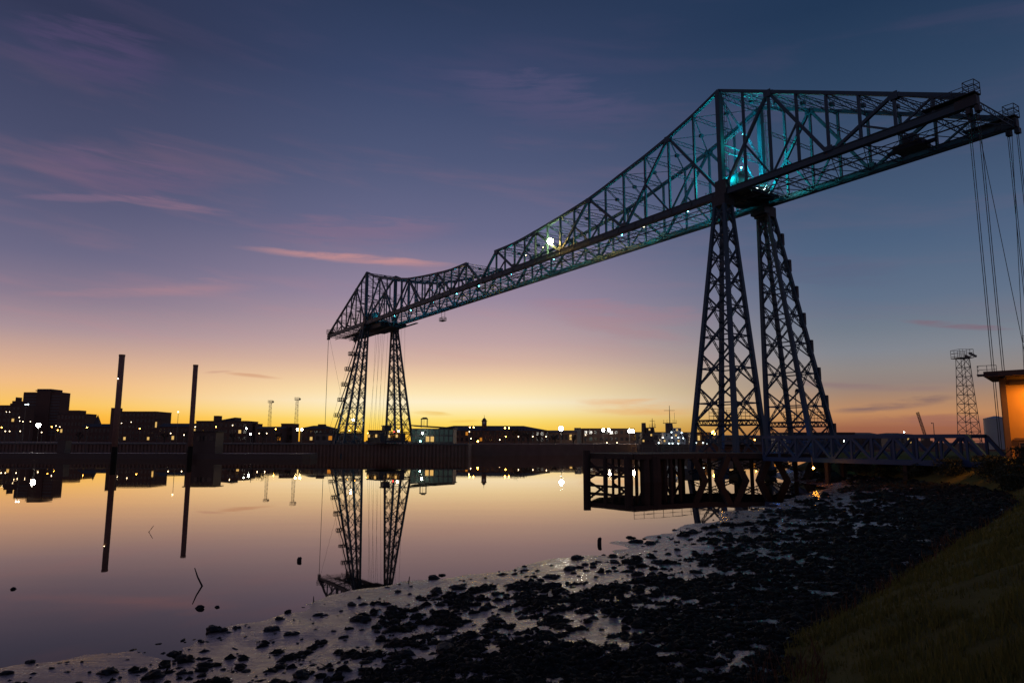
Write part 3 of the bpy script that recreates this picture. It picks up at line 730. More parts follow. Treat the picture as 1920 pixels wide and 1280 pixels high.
# railed platforms with lamp poles on the base girders
for v0, v1 in ((-7.2, -1.5), (13.4, 18.8)):
    pf = MB()
    for uu in (-5.8, -1.0):
        for h in (.6, 1.2, 1.8): pf.bar(L(uu, v0, 9.3+h), L(uu, v1, 9.3+h), .06)
        for vv in np.linspace(v0, v1, 6): pf.bar(L(uu, vv, 9.2), L(uu, vv, 11.1), .06)
    for h in (.6, 1.2, 1.8):
        for vv in (v0, v1): pf.bar(L(-5.8, vv, 9.3+h), L(-1.0, vv, 9.3+h), .06)
    pf.box(-5.8, -1.0, -v1, -v0, 9.18, 9.3); pf.build('base_platform', DARK, bridge)
    pl = MB(); pl.bar(L(-3, v0+1, 9.2), L(-3, v0+1, 15.0), .12); pl.ball(L(-3.4, v0+1, 15.0), .38, 8); pl.build('dark_floodlight', DARK, bridge)
# ---- gondola parked at the far landing, hung on its ropes
GU = SPAN-9.0
gon = thing('gondola', 'small flat gondola platform hung on thin ropes at the far tower', 'gondola', (0,0,0)); gon.location = (BX, BY, 0); gon.rotation_euler = (0,0,BA)
g = MB(); g.box(GU-7, GU+7, -WID+.9, -.9, 5.2, 5.9); gp_ = g.build('platform', DARK, gon)
for vv in (2.0, WID-2.0):
    g = MB(); c = L(GU, vv, 0); g.box(c[0]-6, c[0]+6, c[1]-.9, c[1]+.9, 5.9, 8.6); cab = g.build('side_cabin', DARK, gon)
    for k in range(5):
        q = MB(); q.box(c[0]-5.4+k*2.3, c[0]-3.7+k*2.3, c[1]-.95, c[1]+.95, 7.0, 8.1); q.build('window', 'window_lit' if k % 3 == 1 else 'glass_dark', cab)
g = MB(); c = L(GU, WID/2, 0); g.box(c[0]-1.3, c[0]+1.3, c[1]-1.3, c[1]+1.3, 9.4, 11.2); g.box(c[0]-1.6, c[0]+1.6, c[1]-1.6, c[1]+1.6, 11.2, 11.5)
for a in (-1, 1):
    for b_ in (-1, 1): g.bar((c[0]+a*1.2, c[1]+b_*3.0, 5.9), (c[0]+a*1.2, c[1]+b_*1.2, 9.5), .18)
g.build('control_cabin', DARK, gon)
for i, uu in enumerate(np.linspace(GU-6, GU+6, 7)):
    for vv in (1.6, WID-1.6):
        rope(L(uu, vv, 8.5), L(GU+(uu-GU)*.8+(2.0 if i % 2 else -2.0), vv+(1.2 if vv < 6 else -1.2), HB-1.6), .035, gon, 'hanger_rope')

# ================================================================== JETTY IN FRONT OF THE NEAR TOWER
JET = [(11.3,104.5),(16.7,97.5),(29,105.2),(45.5,103.0),(47,119),(33,122.5),(14,113)]
jet = thing('timber_jetty', 'low dark timber jetty on raking piles around the near tower foot', 'jetty', (28, 104, 0))
def JL(b): # world -> jetty coordinates
    b.v = [(x-28, y-104, z) for x, y, z in b.v]; return b
JL(MB().prism(JET, 3.35, 3.85)).build('deck', 'timber', jet, recalc=True)
def along(a, b, step):
    a, b = np.array(a, float), np.array(b, float); n = max(1, int(round(np.linalg.norm(b-a)/step)))
    return [a+(b-a)*i/n for i in range(n+1)]
for i in range(len(JET)):
    a, b = JET[i], JET[(i+1) % len(JET)]
    for z0, h in ((3.5, .75), (1.9, .35)):
        if z0 < 3 and i > 0: continue
        JL(MB().bar((a[0], a[1], z0), (b[0], b[1], z0), .32, h)).build('waling', 'timber', jet)
def on_edge(px_x):          # where a post's picture column meets the jetty's front edge
    best = None
    for e0, e1 in ((JET[0], JET[1]), (JET[1], JET[2])):
        e0, e1 = np.array(e0), np.array(e1); k = (px_x-960)/F_PX
        t = (k*e0[1]-e0[0])/((e1[0]-e0[0])-k*(e1[1]-e0[1]))
        if -.02 <= t <= 1.02: best = e0+(e1-e0)*t
    return best
posts = [(1133,.34,0),(1147,.2,.4),(1158,.2,.9),(1176,.62,.2),(1190,.25,1.5),(1206,.7,.6),(1224,.95,.3),(1243,.3,1.2),(1254,.3,.2),(1270,.28,1.6)]
pp = []
for px_x, r_, back_ in posts:
    e = on_edge(px_x)
    if e is None: continue
    p = e*(1+back_/e[1]*1.0); pp.append(p)
    JL(MB().tube([(p[0], p[1], -1.5), (p[0]+random.uniform(-.08,.08), p[1], 3.5)], [r_*1.06, r_*.95], 9)).build('pile', 'timber', jet)
JL(MB().box(19.6, 22.2, 103.5, 105.5, -1.2, 3.3)).build('pile_cap_block', 'timber', jet)
c0 = np.array(JET[0])
for a, b, z0, z1 in ((c0, pp[0], 2.7, .6), (c0, pp[0], .2, 1.6), (pp[0], pp[3], 2.6, 1.1), (pp[1], pp[3], .3, 1.7), (pp[4], pp[5], 2.6, .5), (pp[7], pp[8], .3, 2.4), (pp[8], pp[9], 2.5, .4)):
    JL(MB().bar((a[0], a[1], z0), (b[0], b[1], z1), .2, .28)).build('cross_brace', 'timber', jet)
JL(MB().bar((c0[0], c0[1], .75), (pp[3][0], pp[3][1], .75), .22, .3)).build('waling', 'timber', jet)
for x, y in ((24.5,107.5),(26.5,110),(29.5,111)):
    JL(MB().tube([(x, y, -1.5), (x, y, 3.4)], .26, 8)).build('pile', 'timber', jet)
for cx in (1290, 1365, 1441, 1527):           # raking pairs under the deck
    X = (cx-960)/F_PX*104.0
    for sg in ((1,) if cx == 1290 else (-1, 1)):
        JL(MB().bar((X+sg*.45, 104.0, 3.4), (X+sg*2.35, 103.7, -.7), .95, .8)).build('raking_pile', 'timber', jet)
for cx in (1325, 1403, 1484):
    X = (cx-960)/F_PX*106.0
    JL(MB().tube([(X, 106, -1.5), (X, 106, 3.4)], .3, 8)).build('pile', 'timber', jet)
for a, b in ((28.0, 34.5), (34.5, 41), (41, 46)):
    JL(MB().lattice((a, 112, 3.0), (b, 112, .6), .45, 14, .09)).build('lattice_brace', 'bridge_dark', jet); JL(MB().lattice((b, 113, 3.0), (a, 113, .6), .45, 14, .09)).build('lattice_brace', 'bridge_dark', jet)
p = JET[0]; JL(MB().tube([(p[0]-.3, p[1]-.3, -1.5), (p[0]-.3, p[1]-.3, 4.3)], .55, 10)).build('corner_dolphin', 'timber', jet)
rl = MB()
for a, b in ((JET[1], JET[2]), (JET[2], JET[3])):
    for h in (.5, 1.0): rl.bar((a[0], a[1]+.3, 3.85+h), (b[0], b[1]+.3, 3.85+h), .05)
    for q in along(a, b, 1.9): rl.bar((q[0], q[1]+.3, 3.8), (q[0], q[1]+.3, 4.9), .06)
JL(rl).build('handrail', 'steel_grey', jet)
# control gear on tower foot staging: railings with small lamp poles above the base girders
for bx, by in ((32.6, 118.5), (47.6, 124.0)):
    pass

# ---- blue truss footbridge from the bank to the jetty
A, B = np.array((38.2, 103.6)), np.array((53.2, 77.0)); DV = (B-A)/np.linalg.norm(B-A); NV = np.array((DV[1], -DV[0])); LN = float(np.linalg.norm(B-A))
fbz = thing('truss_footbridge', 'low blue truss bridge leading from the bank to the tower foot', 'footbridge', (A[0], A[1], 3.0), math.atan2(DV[1], DV[0]))
n = 10
for yy in (-2.0, 2.0):
    m = MB(); m.bar((0, yy, .15), (LN, yy, .15), .4, .55); m.bar((0, yy, 3.25), (LN-2.4, yy, 3.25), .38, .42); side = m.build('side_truss', 'footbridge_blue', fbz)
    st = (LN-2.4)/n
    for i in range(n+1): MB().bar((i*st, yy, .2), (i*st, yy, 3.2), .26, .26).build('vertical_post', 'footbridge_blue', side)
    for i in range(n):
        a, b = ((i*st, yy, 3.2), ((i+1)*st, yy, .2)) if i % 2 else ((i*st, yy, .2), ((i+1)*st, yy, 3.2))
        MB().bar(a, b, .3, .3).build('diagonal', 'footbridge_blue', side)
    MB().bar((LN-2.4, yy, 3.25), (LN, yy, .2), .34, .36).build('end_post', 'footbridge_blue', side)
MB().box(0, LN, -1.9, 1.9, .12, .3).build('deck', 'bridge_dark', fbz)
for i in range(n+1):
    MB().bar((i*st, -2, 3.25), (i*st, 2, 3.25), .2, .2).build('top_tie', 'footbridge_blue', fbz)
for xx in (LN*.33, LN*.68):
    for yy in (-1.6, 1.6): MB().bar((xx, yy, -3.6), (xx, yy, .1), .5, .5).build('pier_post', 'timber', fbz)

# ---- orange-lit station building at the right
bc = np.array((53.1, 76.2)); fx = np.array((.8, -.6)); rzb = math.atan2(fx[1], fx[0])
gzb = 2.2
bld = thing('station_building', 'tall building with orange lit wall panel and overhanging brown roof', 'building', (bc[0], bc[1], gzb), rzb)
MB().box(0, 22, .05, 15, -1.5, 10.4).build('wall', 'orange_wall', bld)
MB().bar((.35, -.1, 10.4), (.35, -.1, -1), 1.0, .5).build('corner_pier', 'brick_dark', bld)
for k in range(1, 4): MB().bar((.5+6.8*k, -.1, 10.4), (.5+6.8*k, -.1, -1), .5, .4).build('pier', 'brick_dark', bld)
r_ = MB(); r_.add([(-1.2,-2.6,10.3),(23,-2.6,10.6),(23,16,11.2),(-1.2,16,11.0),(-1.2,-2.6,10.85),(23,-2.6,11.2),(23,16,11.9),(-1.2,16,11.6)], [(0,3,2,1),(4,5,6,7),(0,1,5,4),(1,2,6,5),(2,3,7,6),(3,0,4,7)])
rf = r_.build('roof', 'brick_dark', bld)
for k in range(7): MB().bar((.6+3.4*k, -2.5, 10.25), (.6+3.4*k, .1, 10.25), .22, .28).build('rafter', 'timber', rf)
bb = MB(); bb.bar((.9, -.15, 9.7), (22, -.15, 9.7), .25, .45); bb.build('eaves_beam', 'brick_dark', bld)
rr = MB()
for h in (.45, .9): rr.bar((-1.7, -2.5, 10.6+h), (.0, -2.5, 10.6+h), .05); rr.bar((-1.7, -2.5, 10.6+h), (-1.7, -.5, 10.6+h), .05)
for xx in (-1.7, -.85, .0): rr.bar((xx, -2.5, 10.3), (xx, -2.5, 11.5), .05)
rr.box(-1.8, .1, -2.6, -1.0, 10.45, 10.6); rr.build('roof_railing', 'steel_grey', bld)
MB().bar((.9, -.12, 3.7), (22, -.12, 3.7), .2, .25).build('sill_band', 'brick_dark', bld)
for k in range(3):
    g = MB(); x0 = 1.2+k*3.2; g.box(x0, x0+2.6, -.10, -.02, 1.0, 3.4); wd = g.build('window', 'glass_dark', bld)
    g = MB()
    for i in range(5): g.bar((x0+.1+i*.6, -.14, 1.0), (x0+.1+i*.6, -.14, 3.4), .1)
    for i in range(4): g.bar((x0, -.14, 1.1+i*.75), (x0+2.6, -.14, 1.1+i*.75), .1)
    g.build('glazing_bar', 'brick_dark', wd)
sc_ = math.cos(rzb), math.sin(rzb)
lm = MB(); lm.box(4.8, 5.6, -2.5, -2.1, 8.9, 9.15); lm.build('eaves_lamp', 'lamp_orange', bld)
lp = bc + fx*5.2 + np.array((-fx[1], fx[0]))*(-2.3)
sl = bpy.data.lights.new('eaves_lamp_glow', 'SPOT'); sl.energy = 3200; sl.color = s2l((255, 165, 60))[:3]; sl.spot_size = R(120); sl.spot_blend = .6; sl.shadow_soft_size = .25
so = bpy.data.objects.new('eaves_lamp_glow', sl); col.objects.link(so); so.location = (lp[0], lp[1], gzb+8.7)
tg = bc + fx*2.0 + np.array((-fx[1], fx[0]))*.6
so.rotation_euler = (Vector((tg[0], tg[1], gzb+4.8))-so.location).to_track_quat('-Z', 'Y').to_euler()

# ================================================================== FAR BANK
def bldg(name, label, x0, x1, yt, D, wallm, depth=14, roof='flat', rows=0, cols=0, lit=(), base=4.6, litm='window_lit', eave=None, win=None, darkm='glass_dark', cat='building'):
    X0, X1 = px_d(x0, 820, D)[0], px_d(x1, 820, D)[0]; zt = px_d((x0+x1)/2, yt, D)[2]; w = X1-X0
    t = thing(name, label, cat, ((X0+X1)/2, D, base)); h = zt-base
    ze = h if eave is None else px_d((x0+x1)/2, eave, D)[2]-base
    MB().box(-w/2, w/2, 0, depth, -.4, ze).build('wall', wallm, t)
    e = .5
    if roof == 'flat':
        MB().box(-w/2-.15, w/2+.15, -.15, depth+.15, ze, ze+.45).build('roof', 'roof_dark', t)
    elif roof == 'gable':
        MB().add([(-w/2-e,-e,ze),(w/2+e,-e,ze),(w/2+e,depth+e,ze),(-w/2-e,depth+e,ze),(-w/2-e,depth/2,h),(w/2+e,depth/2,h)], [(0,1,5,4),(2,3,4,5),(0,4,3),(1,2,5),(0,3,2,1)]).build('roof', 'roof_dark', t)
    elif roof == 'hip':
        i = min(depth*.6, w*.3)
        MB().add([(-w/2-e,-e,ze),(w/2+e,-e,ze),(w/2+e,depth+e,ze),(-w/2-e,depth+e,ze),(-w/2+i,depth/2,h),(w/2-i,depth/2,h)], [(0,1,5,4),(2,3,4,5),(0,4,3),(1,2,5),(0,3,2,1)]).build('roof', 'roof_dark', t)
    elif roof == 'mono':
        MB().add([(-w/2-e,-e,h-.4),(w/2+e,-e,ze),(w/2+e,depth,ze),(-w/2-e,depth,h-.4),(-w/2-e,-e,h),(w/2+e,-e,ze+.4),(w/2+e,depth,ze+.4),(-w/2-e,depth,h)], [(0,3,2,1),(4,5,6,7),(0,1,5,4),(1,2,6,5),(2,3,7,6),(3,0,4,7)]).build('roof', 'roof_dark', t)
    if rows:
        cw, rh = w/cols, (ze-.6)/rows; ww, wh = win or (cw*.55, rh*.5)
        me = {}
        for r in range(rows):
            for c in range(cols):
                mt = litm if (r, c) in lit else darkm
                if mt not in me: me[mt] = MB().box(-ww/2, ww/2, -.06, .05, -wh/2, wh/2).mesh('window', mt)
                o = bpy.data.objects.new('window', me[mt]); col.objects.link(o); o.parent = t
                o.location = (-w/2+cw*(c+.5), 0, .4+rh*(r+.55))
    return t
# city skyline on the left
b = bldg('town_hall', 'squat dark tower block with stepped pyramid top beside the office tower', -8, 33, 760, 850, 'brick_dark', 26, rows=6, cols=5, lit={(3,3)})
w_ = 17.0
for i, (hw, z0, z1) in enumerate(((6.5, 59-4.6, 62-4.6), (4.2, 62-4.6, 65-4.6), (.5, 65-4.6, 69.5-4.6))):
    MB().box(2.2-hw+0, 2.2+hw, 6, 16, z0-11.5, z1-11.5+.01*i).build('roof_tier', 'brick_dark', b)
X0, X1 = px_d(38, 800, 900)[0], px_d(108, 800, 900)[0]; w = X1-X0
tw = thing('office_tower', 'tall dark office tower with banded floors on the skyline', 'office tower', ((X0+X1)/2, 900, 4.6))
MB().box(-w*.12, w*.25, -1.5, 22, -.4, px_d(70, 729, 900)[2]-4.6).build('core', 'brick_dark', tw)
zt = px_d(70, 735, 900)[2]-4.6
MB().box(-w/2, w/2, 0, 20, -.4, zt).build('wall', 'brick_dark', tw)
MB().box(-w*.16, w*.29, -1.8, 8, zt+1.4, zt+2.6).build('roof', 'roof_dark', tw)
nf = 14; me1 = MB().box(0, w*.375, -.12, .1, 0, 1.7).mesh('spandrel_band', 'concrete'); me2 = MB().box(0, w*.245, -.12, .1, 0, 1.7).mesh('spandrel_band', 'concrete')
for f in range(nf):
    for me, x in ((me1, -w/2+.2), (me2, w*.25+.1)):
        o = bpy.data.objects.new('spandrel_band', me); col.objects.link(o); o.parent = tw; o.location = (x, 0, 8+f*(zt-10)/nf)
b = bldg('apartment_block', 'dark block with a raised plant room right of the office tower', 104, 156, 776, 720, 'brick_dark', 20, rows=4, cols=8, lit={(1,1)})
MB().box(-5.5, 6.5, 2, 14, 32.5-4.6, 36.5-4.6).build('plant_room', 'brick_dark', b)
bldg('terrace_houses', 'row of low dark roofs below the church spire', 152, 206, 794, 520, 'brick_dark', 12, 'gable', 2, 7, eave=800)
sp = thing('church_spire', 'small pointed church spire between the low roofs', 'church', (px_d(182, 800, 600)[0], 600, 4.6))
MB().box(-2.2, 2.2, -2.2, 2.2, 0, 14.5).build('tower', 'brick_dark', sp)
MB().add([(-2.4,-2.4,14.5),(2.4,-2.4,14.5),(2.4,2.4,14.5),(-2.4,2.4,14.5),(0,0,23)], [(0,1,4),(1,2,4),(2,3,4),(3,0,4),(3,2,1,0)]).build('spire', 'roof_dark', sp)
b = bldg('college_building', 'modern flat roofed block with a few lit windows behind the left pile', 215, 289, 772, 480, 'brick_dark', 22, rows=5, cols=10, lit={(0,2),(0,8)}, darkm='glass_dark')
MB().box(-18, -14, 1, 8, -.4, 23.3).build('stair_tower', 'brick_dark', b)
bldg('clinic_block', 'small dark stepped block beside the modern flat roofed block', 288, 299, 786, 478, 'brick_dark', 12, rows=2, cols=2, lit={(1,0)})
bldg('long_terrace', 'long low dark terrace behind the moored pontoon', 296, 392, 793, 460, 'brick_dark', 14, 'gable', 2, 12, {(0,3),(1,8)}, eave=800)
b = bldg('dock_warehouse', 'dark dock warehouse with a square roof turret', 366, 462, 790, 420, 'brick_dark', 18, 'flat', 3, 11, {(1,9)})
MB().box(-6.2, -3.2, 3, 8, 11.5, 16.0).build('roof_turret', 'brick_dark', b); MB().add([(-1.0,2,11.5),(7,2,11.5),(7,12,11.5),(-1,12,11.5),(-1,2,13.5),(7,2,15.0),(7,12,15),(-1,12,13.5)], [(0,3,2,1),(4,5,6,7),(0,1,5,4),(1,2,6,5),(2,3,7,6),(3,0,4,7)]).build('roof_light', 'roof_dark', b)
bldg('brick_store', 'plain brick store between the warehouse and the floodlight masts', 462, 478, 795, 430, 'brick_dark', 12, rows=2, cols=3)
bldg('dock_office', 'small dock office with a shallow roof under the floodlight masts', 481, 528, 799, 400, 'brick_dark', 12, 'gable', 2, 5, {(0,4)}, eave=803, litm='window_orange')
bldg('pump_house', 'pump house with a flat roof right of the floodlight masts', 526, 548, 795, 410, 'brick_dark', 12, rows=2, cols=3)
b = bldg('engine_shed', 'engine shed with a roof vent left of the far tower', 562, 622, 797, 390, 'brick_dark', 14, 'hip', 2, 7, {(0,2)}, eave=803)
MB().box(-.5, 3.2, 5, 9, 8.0, 10.4).build('roof_vent', 'brick_dark', b)
bldg('quay_store', 'low pale store at the foot of the far tower', 590, 672, 813, 300, 'cladding', 10, 'flat', 1, 7, {(0,2)}, litm='window_orange')
bldg('landing_office', 'low landing office between the far tower columns', 690, 722, 808, 296, 'cladding', 8, 'flat', 1, 4, {(0,1),(0,2)})
b = bldg('visitor_centre', 'two storey glazed building with a roof lantern beside the far tower', 771, 850, 796, 275, 'cladding', 16, 'mono', 2, 9, {(0,3),(0,4)}, eave=803, litm='window_lit', win=(1.3, 2.0), darkm='window_cool')
cx = px_d(793.5, 800, 275)[0]-px_d(810.5, 800, 275)[0]
ln = MB(); z0, z1 = 11.6-4.6, 14.2-4.6
for a in (-1.15, 1.15):
    for c in (1.6, 3.9): ln.bar((cx+a, c, z0-.6), (cx+a, c, z1), .18)
ln.bar((cx, 1.6, z0), (cx, 1.6, z1), .12)
ln.box(cx-1.3, cx+1.3, 1.4, 4.1, z1, z1+.2); ln.add([(cx-1.3,1.4,z1+.2),(cx+1.3,1.4,z1+.2),(cx+1.3,4.1,z1+.2),(cx-1.3,4.1,z1+.2),(cx-.5,2.7,z1+.75),(cx+.9,2.7,z1+.75)], [(0,1,5,4),(2,3,4,5),(0,4,3),(1,2,5)])
ln.build('roof_lantern', 'bridge_dark', b)
b = bldg('clock_house', 'long dark hip roofed range with a domed clock tower', 800, 1030, 797, 400, 'brick_dark', 24, 'hip', 2, 26, {(0,11),(1,8)}, eave=807, litm='window_orange', win=(1.3, 1.9))
cx = px_d(907, 800, 400)[0]-px_d(915, 800, 400)[0]
ct = MB(); ct.box(cx-1.35, cx+1.35, 5, 7.7, 8.0, 12.6); ctw = ct.build('clock_tower', 'brick_dark', b)
MB().box(cx-1.65, cx+1.65, 4.7, 8.0, 12.6, 12.9).build('cornice', 'brick_dark', ctw)
MB().tube([(cx, 6.35, 12.9), (cx, 6.35, 13.4), (cx, 6.35, 14.1), (cx, 6.35, 14.5), (cx, 6.35, 16.2)], [1.3, 1.25, .75, .15, .05], 8).build('dome', 'roof_dark', ctw)
MB().tube([(cx, 4.98, 11.6), (cx, 4.92, 11.6)], .75, 16).build('clock_face', 'tank_white', ctw)
bldg('transit_shed', 'low transit shed left of the brightest floodlight', 1018, 1082, 806, 410, 'brick_dark', 16, 'gable', 1, 8, {(0,6)}, eave=810)
b = bldg('cold_store', 'flat roofed store with a square stair head behind the floodlights', 1093, 1190, 804, 430, 'brick_dark', 22, 'flat', 2, 10, {(0,1)}, litm='window_cool')
MB().box(-20.5, -16.8, 1, 6, -.3, 9.4).build('stair_head', 'cladding', b)
bldg('long_shed', 'very long low shed roof behind the moored ships', 1182, 1345, 811, 440, 'cladding', 20, 'flat', 1, 12, {(0,2),(0,9)})
bldg('fabrication_hall', 'wide dark hall roof seen between the near tower legs', 1345, 1475, 815, 380, 'cladding', 24, 'gable', 1, 9, {(0,4),(0,6),(0,7)}, eave=818, litm='window_orange')
bldg('yellow_workshop', 'small workshop with a lamp lit yellow front beside the near tower leg', 1299, 1329, 812, 330, 'orange_wall', 8, 'flat', 1, 4, {(0,1)}, base=4.6)
bldg('mural_shed', 'blue painted shed behind the truss footbridge', 1477, 1602, 814, 150, 'cladding_blue', 10, 'flat', 1, 8, base=3.8, win=(1.1, 1.2))
bldg('yard_shed', 'dark yard shed with a shallow ridge beyond the truss footbridge', 1560, 1652, 810, 190, 'roof_dark', 14, 'gable', 1, 6, eave=815, base=3.9)
bldg('depot_roof', 'low depot with a shallow roof and one roof light', 1664, 1722, 811, 240, 'cladding', 14, 'hip', 1, 5, {(0,3)}, eave=815, base=3.9)

# ---- ships moored on the far bank
def ship(name, label, x0, x1, D, masts, white):
    X0, X1 = px_d(x0, 830, D)[0], px_d(x1, 830, D)[0]; Lh = X1-X0
    t = thing(name, label, 'ship', ((X0+X1)/2, D, 0), group=None)
    hl = [(-Lh/2, -3), (-Lh/2, 3), (Lh*.28, 4.2), (Lh/2, 0), (Lh*.28, -4.2)]
    MB().prism(hl, -1, 4.6).build('hull', 'hull', t, recalc=True)
    z = 4.6; sx = -Lh*.32
    for i, (a, b_, h) in enumerate(((-.4, .22, 2.4), (-.34, .16, 2.3), (-.1, .12, 2.2))):
        d = MB(); d.box(a*Lh, b_*Lh, -3+.3*i, 3-.3*i, z, z+h); dk = d.build('deckhouse', 'ship_white' if white else 'hull', t)
        nw = max(3, int((b_-a)*Lh/1.9))
        for k in range(nw):
            q = MB(); x = a*Lh+(k+.5)*(b_-a)*Lh/nw; q.box(x-.35, x+.35, -3.05+.3*i, -2.97+.3*i, z+1.0, z+1.8); q.build('porthole', 'window_lit' if (k+i) % 3 == 0 else 'glass_dark', dk)
        z += h
    for (mx, ybase, ytop, plat, wdt) in masts:
        X = px_d(mx, 830, D)[0]-(X0+X1)/2; zt = px_d(mx, ytop, D)[2]; zb_ = px_d(mx, ybase, D)[2]
        m = MB(); m.tube([(X, 0, z-2), (X, 0, zb_)], [wdt*1.5, wdt], 6); m.tube([(X, 0, zb_), (X, 0, zt)], [.22, .1], 6)
        m.bar((X-plat, 0, zb_), (X+plat, 0, zb_), .5, .25)
        m.bar((X-plat*.8, 0, zb_+(zt-zb_)*.72), (X+plat*.8, 0, zb_+(zt-zb_)*.72), .14)
        for s_ in (-.9, -.4, .5, .95): m.bar((X+plat*s_, 0, zb_), (X+plat*s_, 0, zb_+1.4), .12)
        m.bar((X+plat*.75, .3, zb_), (X+plat*.75, .3, zb_+(zt-zb_)*.6), .09); m.build('mast', 'hull', t)
    MB().tube([(-Lh*.2, 0, z-2.2), (-Lh*.21, 0, z+2.0)], [1.1, .9], 8).build('funnel', 'hull', t)
    return t
ship('supply_ship', 'white supply ship with a tall crossed mast beyond the jetty', 1232, 1302, 306, [(1257, 793, 760, 2.9, 1.15)], True)
ship('harbour_tug', 'dark tug with a slender mast left of the white ship', 1196, 1236, 298, [(1224, 801, 784, 1.4, .7)], False)

# ---- two big steel piles and the pontoon they hold
def bigpile(label, xt, yt, D, r):
    p = px_d(xt, yt, D); t = thing('mooring_pile', label, 'mooring pile', (p[0], D, 0))
    MB().tube([(0,0,-1.5),(0,0,p[2])], r, 20).build('shaft', 'steel_rust', t, True)
    MB().tube([(0,0,p[2]-.5),(0,0,p[2]+.05)], r*1.08, 20).build('cap_ring', 'steel_rust', t)
    MB().tube([(0,0,-1.2),(0,0,3.4),(0,0,3.9)], [r*1.03, r*1.025, r*1.003], 20).build('weedy_tide_band', 'weed', t)
    for k in range(6): MB().tube([(0,0,5+k*4.0),(0,0,5.12+k*4.0)], r*1.015, 20).build('weld_band', 'steel_rust', t)
    return t
t = bigpile('taller thick rusty steel pile rising out of the river', 229, 665, 199, .78); MB().ball((-.2,-.78,23.0), .16, 8).build('marker_lamp', 'lamp_dim', t)
bigpile('shorter rusty steel pile beside the pontoon cabin', 367, 684, 218, .72)
pt = thing('work_pontoon', 'long dark work pontoon moored between the two steel piles', 'pontoon', (-115, 224, 0))
MB().prism([(-52,-4),(50,-4),(52,-2),(52,6),(-52,6)], -.6, 1.7).build('hull', 'hull', pt, recalc=True)
cab = MB().box(13, 22, -2, 4, 1.7, 8.4).build('cabin', 'hull', pt)
MB().box(12.6, 22.8, -2.4, 4.4, 8.4, 8.7).build('roof', 'roof_dark', cab)
for k in range(4): MB().box(13.8+k*2.1, 15.1+k*2.1, -2.06, -1.98, 5.6, 7.0).build('window', 'glass_dark', cab)
MB().box(-27.5, -25, -2, 1, 1.7, 5.6).build('deck_hut', 'hull', pt)
rl = MB()
for h in (.55, 1.1): rl.bar((-50, -3.8, 1.7+h), (12, -3.8, 1.7+h), .07)
for k in range(22): rl.bar((-50+k*2.9, -3.8, 1.7), (-50+k*2.9, -3.8, 2.8), .07)
rl.build('guard_rail', 'steel_grey', pt)
for x in (-40, -18, -8, 4, 34): MB().bar((x, -3, 1.7), (x, -3, 6.2+(x % 3)), .12).build('light_pole', 'steel_grey', pt)

# ---- floodlight masts
def lattice_mast(name, label, x, D, zt, wb, wt, headw, base, panels):
    X = px_d(x, 800, D)[0]; t = thing(name, label, 'floodlight mast', (X, D, base)); H = zt-base
    fr = MB()
    for a in (-1, 1):
        for b_ in (-1, 1): fr.bar((a*wb/2, b_*wb/2, 0), (a*wt/2, b_*wt/2, H), wb*.022+.02)
    for k in range(panels):
        f0, f1 = k/panels, (k+1)/panels; w0, w1 = (wb+(wt-wb)*f0)/2, (wb+(wt-wb)*f1)/2
        for s_ in (-1, 1):
            fr.bar((-w0, s_*w0, H*f0), (w1, s_*w1, H*f1), wb*.02+.02); fr.bar((s_*w0, -w0, H*f0), (s_*w1, w1, H*f1), wb*.02+.02)
            fr.bar((-w1, s_*w1, H*f1), (w1, s_*w1, H*f1), wb*.02+.02); fr.bar((s_*w1, -w1, H*f1), (s_*w1, w1, H*f1), wb*.02+.02)
    fr.build('lattice_frame', 'steel_grey', t)
    hd = MB(); hd.box(-headw/2, headw/2, -headw/2, headw/2, H, H+.15)
    for z in np.linspace(H+.5, H+headw*.62, 3):
        for s_ in (-1, 1): hd.bar((-headw/2, s_*headw/2, z), (headw/2, s_*headw/2, z), .07); hd.bar((s_*headw/2, -headw/2, z), (s_*headw/2, headw/2, z), .07)
    for s_ in np.linspace(-headw/2, headw/2, 5): hd.bar((s_, -headw/2, H), (s_, -headw/2, H+headw*.62), .07); hd.bar((s_, headw/2, H), (s_, headw/2, H+headw*.62), .07)
    hp = hd.build('head_platform', 'steel_grey', t)
    for k in range(5):
        MB().bar((headw*(.52), -headw/2+headw*k/4, H+.5+headw*.12*(k % 3)), (headw*.68, -headw/2+headw*k/4, H+.35+headw*.12*(k % 3)), .42, .5).build('floodlight', 'steel_grey', hp)
    ld = MB(); 
    for e in (-.2, .2): ld.bar((wb*.5+e-.3, -wb/2, 0), (wt*.5+e-.1, -wt/2, H), .06)
    ld.build('ladder', 'steel_grey', t)
    return t
lattice_mast('floodlight_mast', 'tall lattice floodlight mast with railed head behind the footbridge', 1816, 170, px_d(1810, 672, 170)[2], 3.7, 2.0, 3.4, 3.7, 10)
lattice_mast('floodlight_mast', 'thin unlit floodlight mast above the dock office', 505, 420, px_d(504, 755, 420)[2], 2.0, 1.1, 2.4, 4.6, 9)
lattice_mast('floodlight_mast', 'thin unlit floodlight mast above the pump house', 555, 420, px_d(555, 750, 420)[2], 2.2, 1.2, 2.6, 4.6, 9)
lattice_mast('floodlight_mast', 'floodlight mast peeping past the orange lit building', 1951, 150, px_d(1925, 640, 150)[2], 3.0, 1.6, 2.2, 3.7, 9)
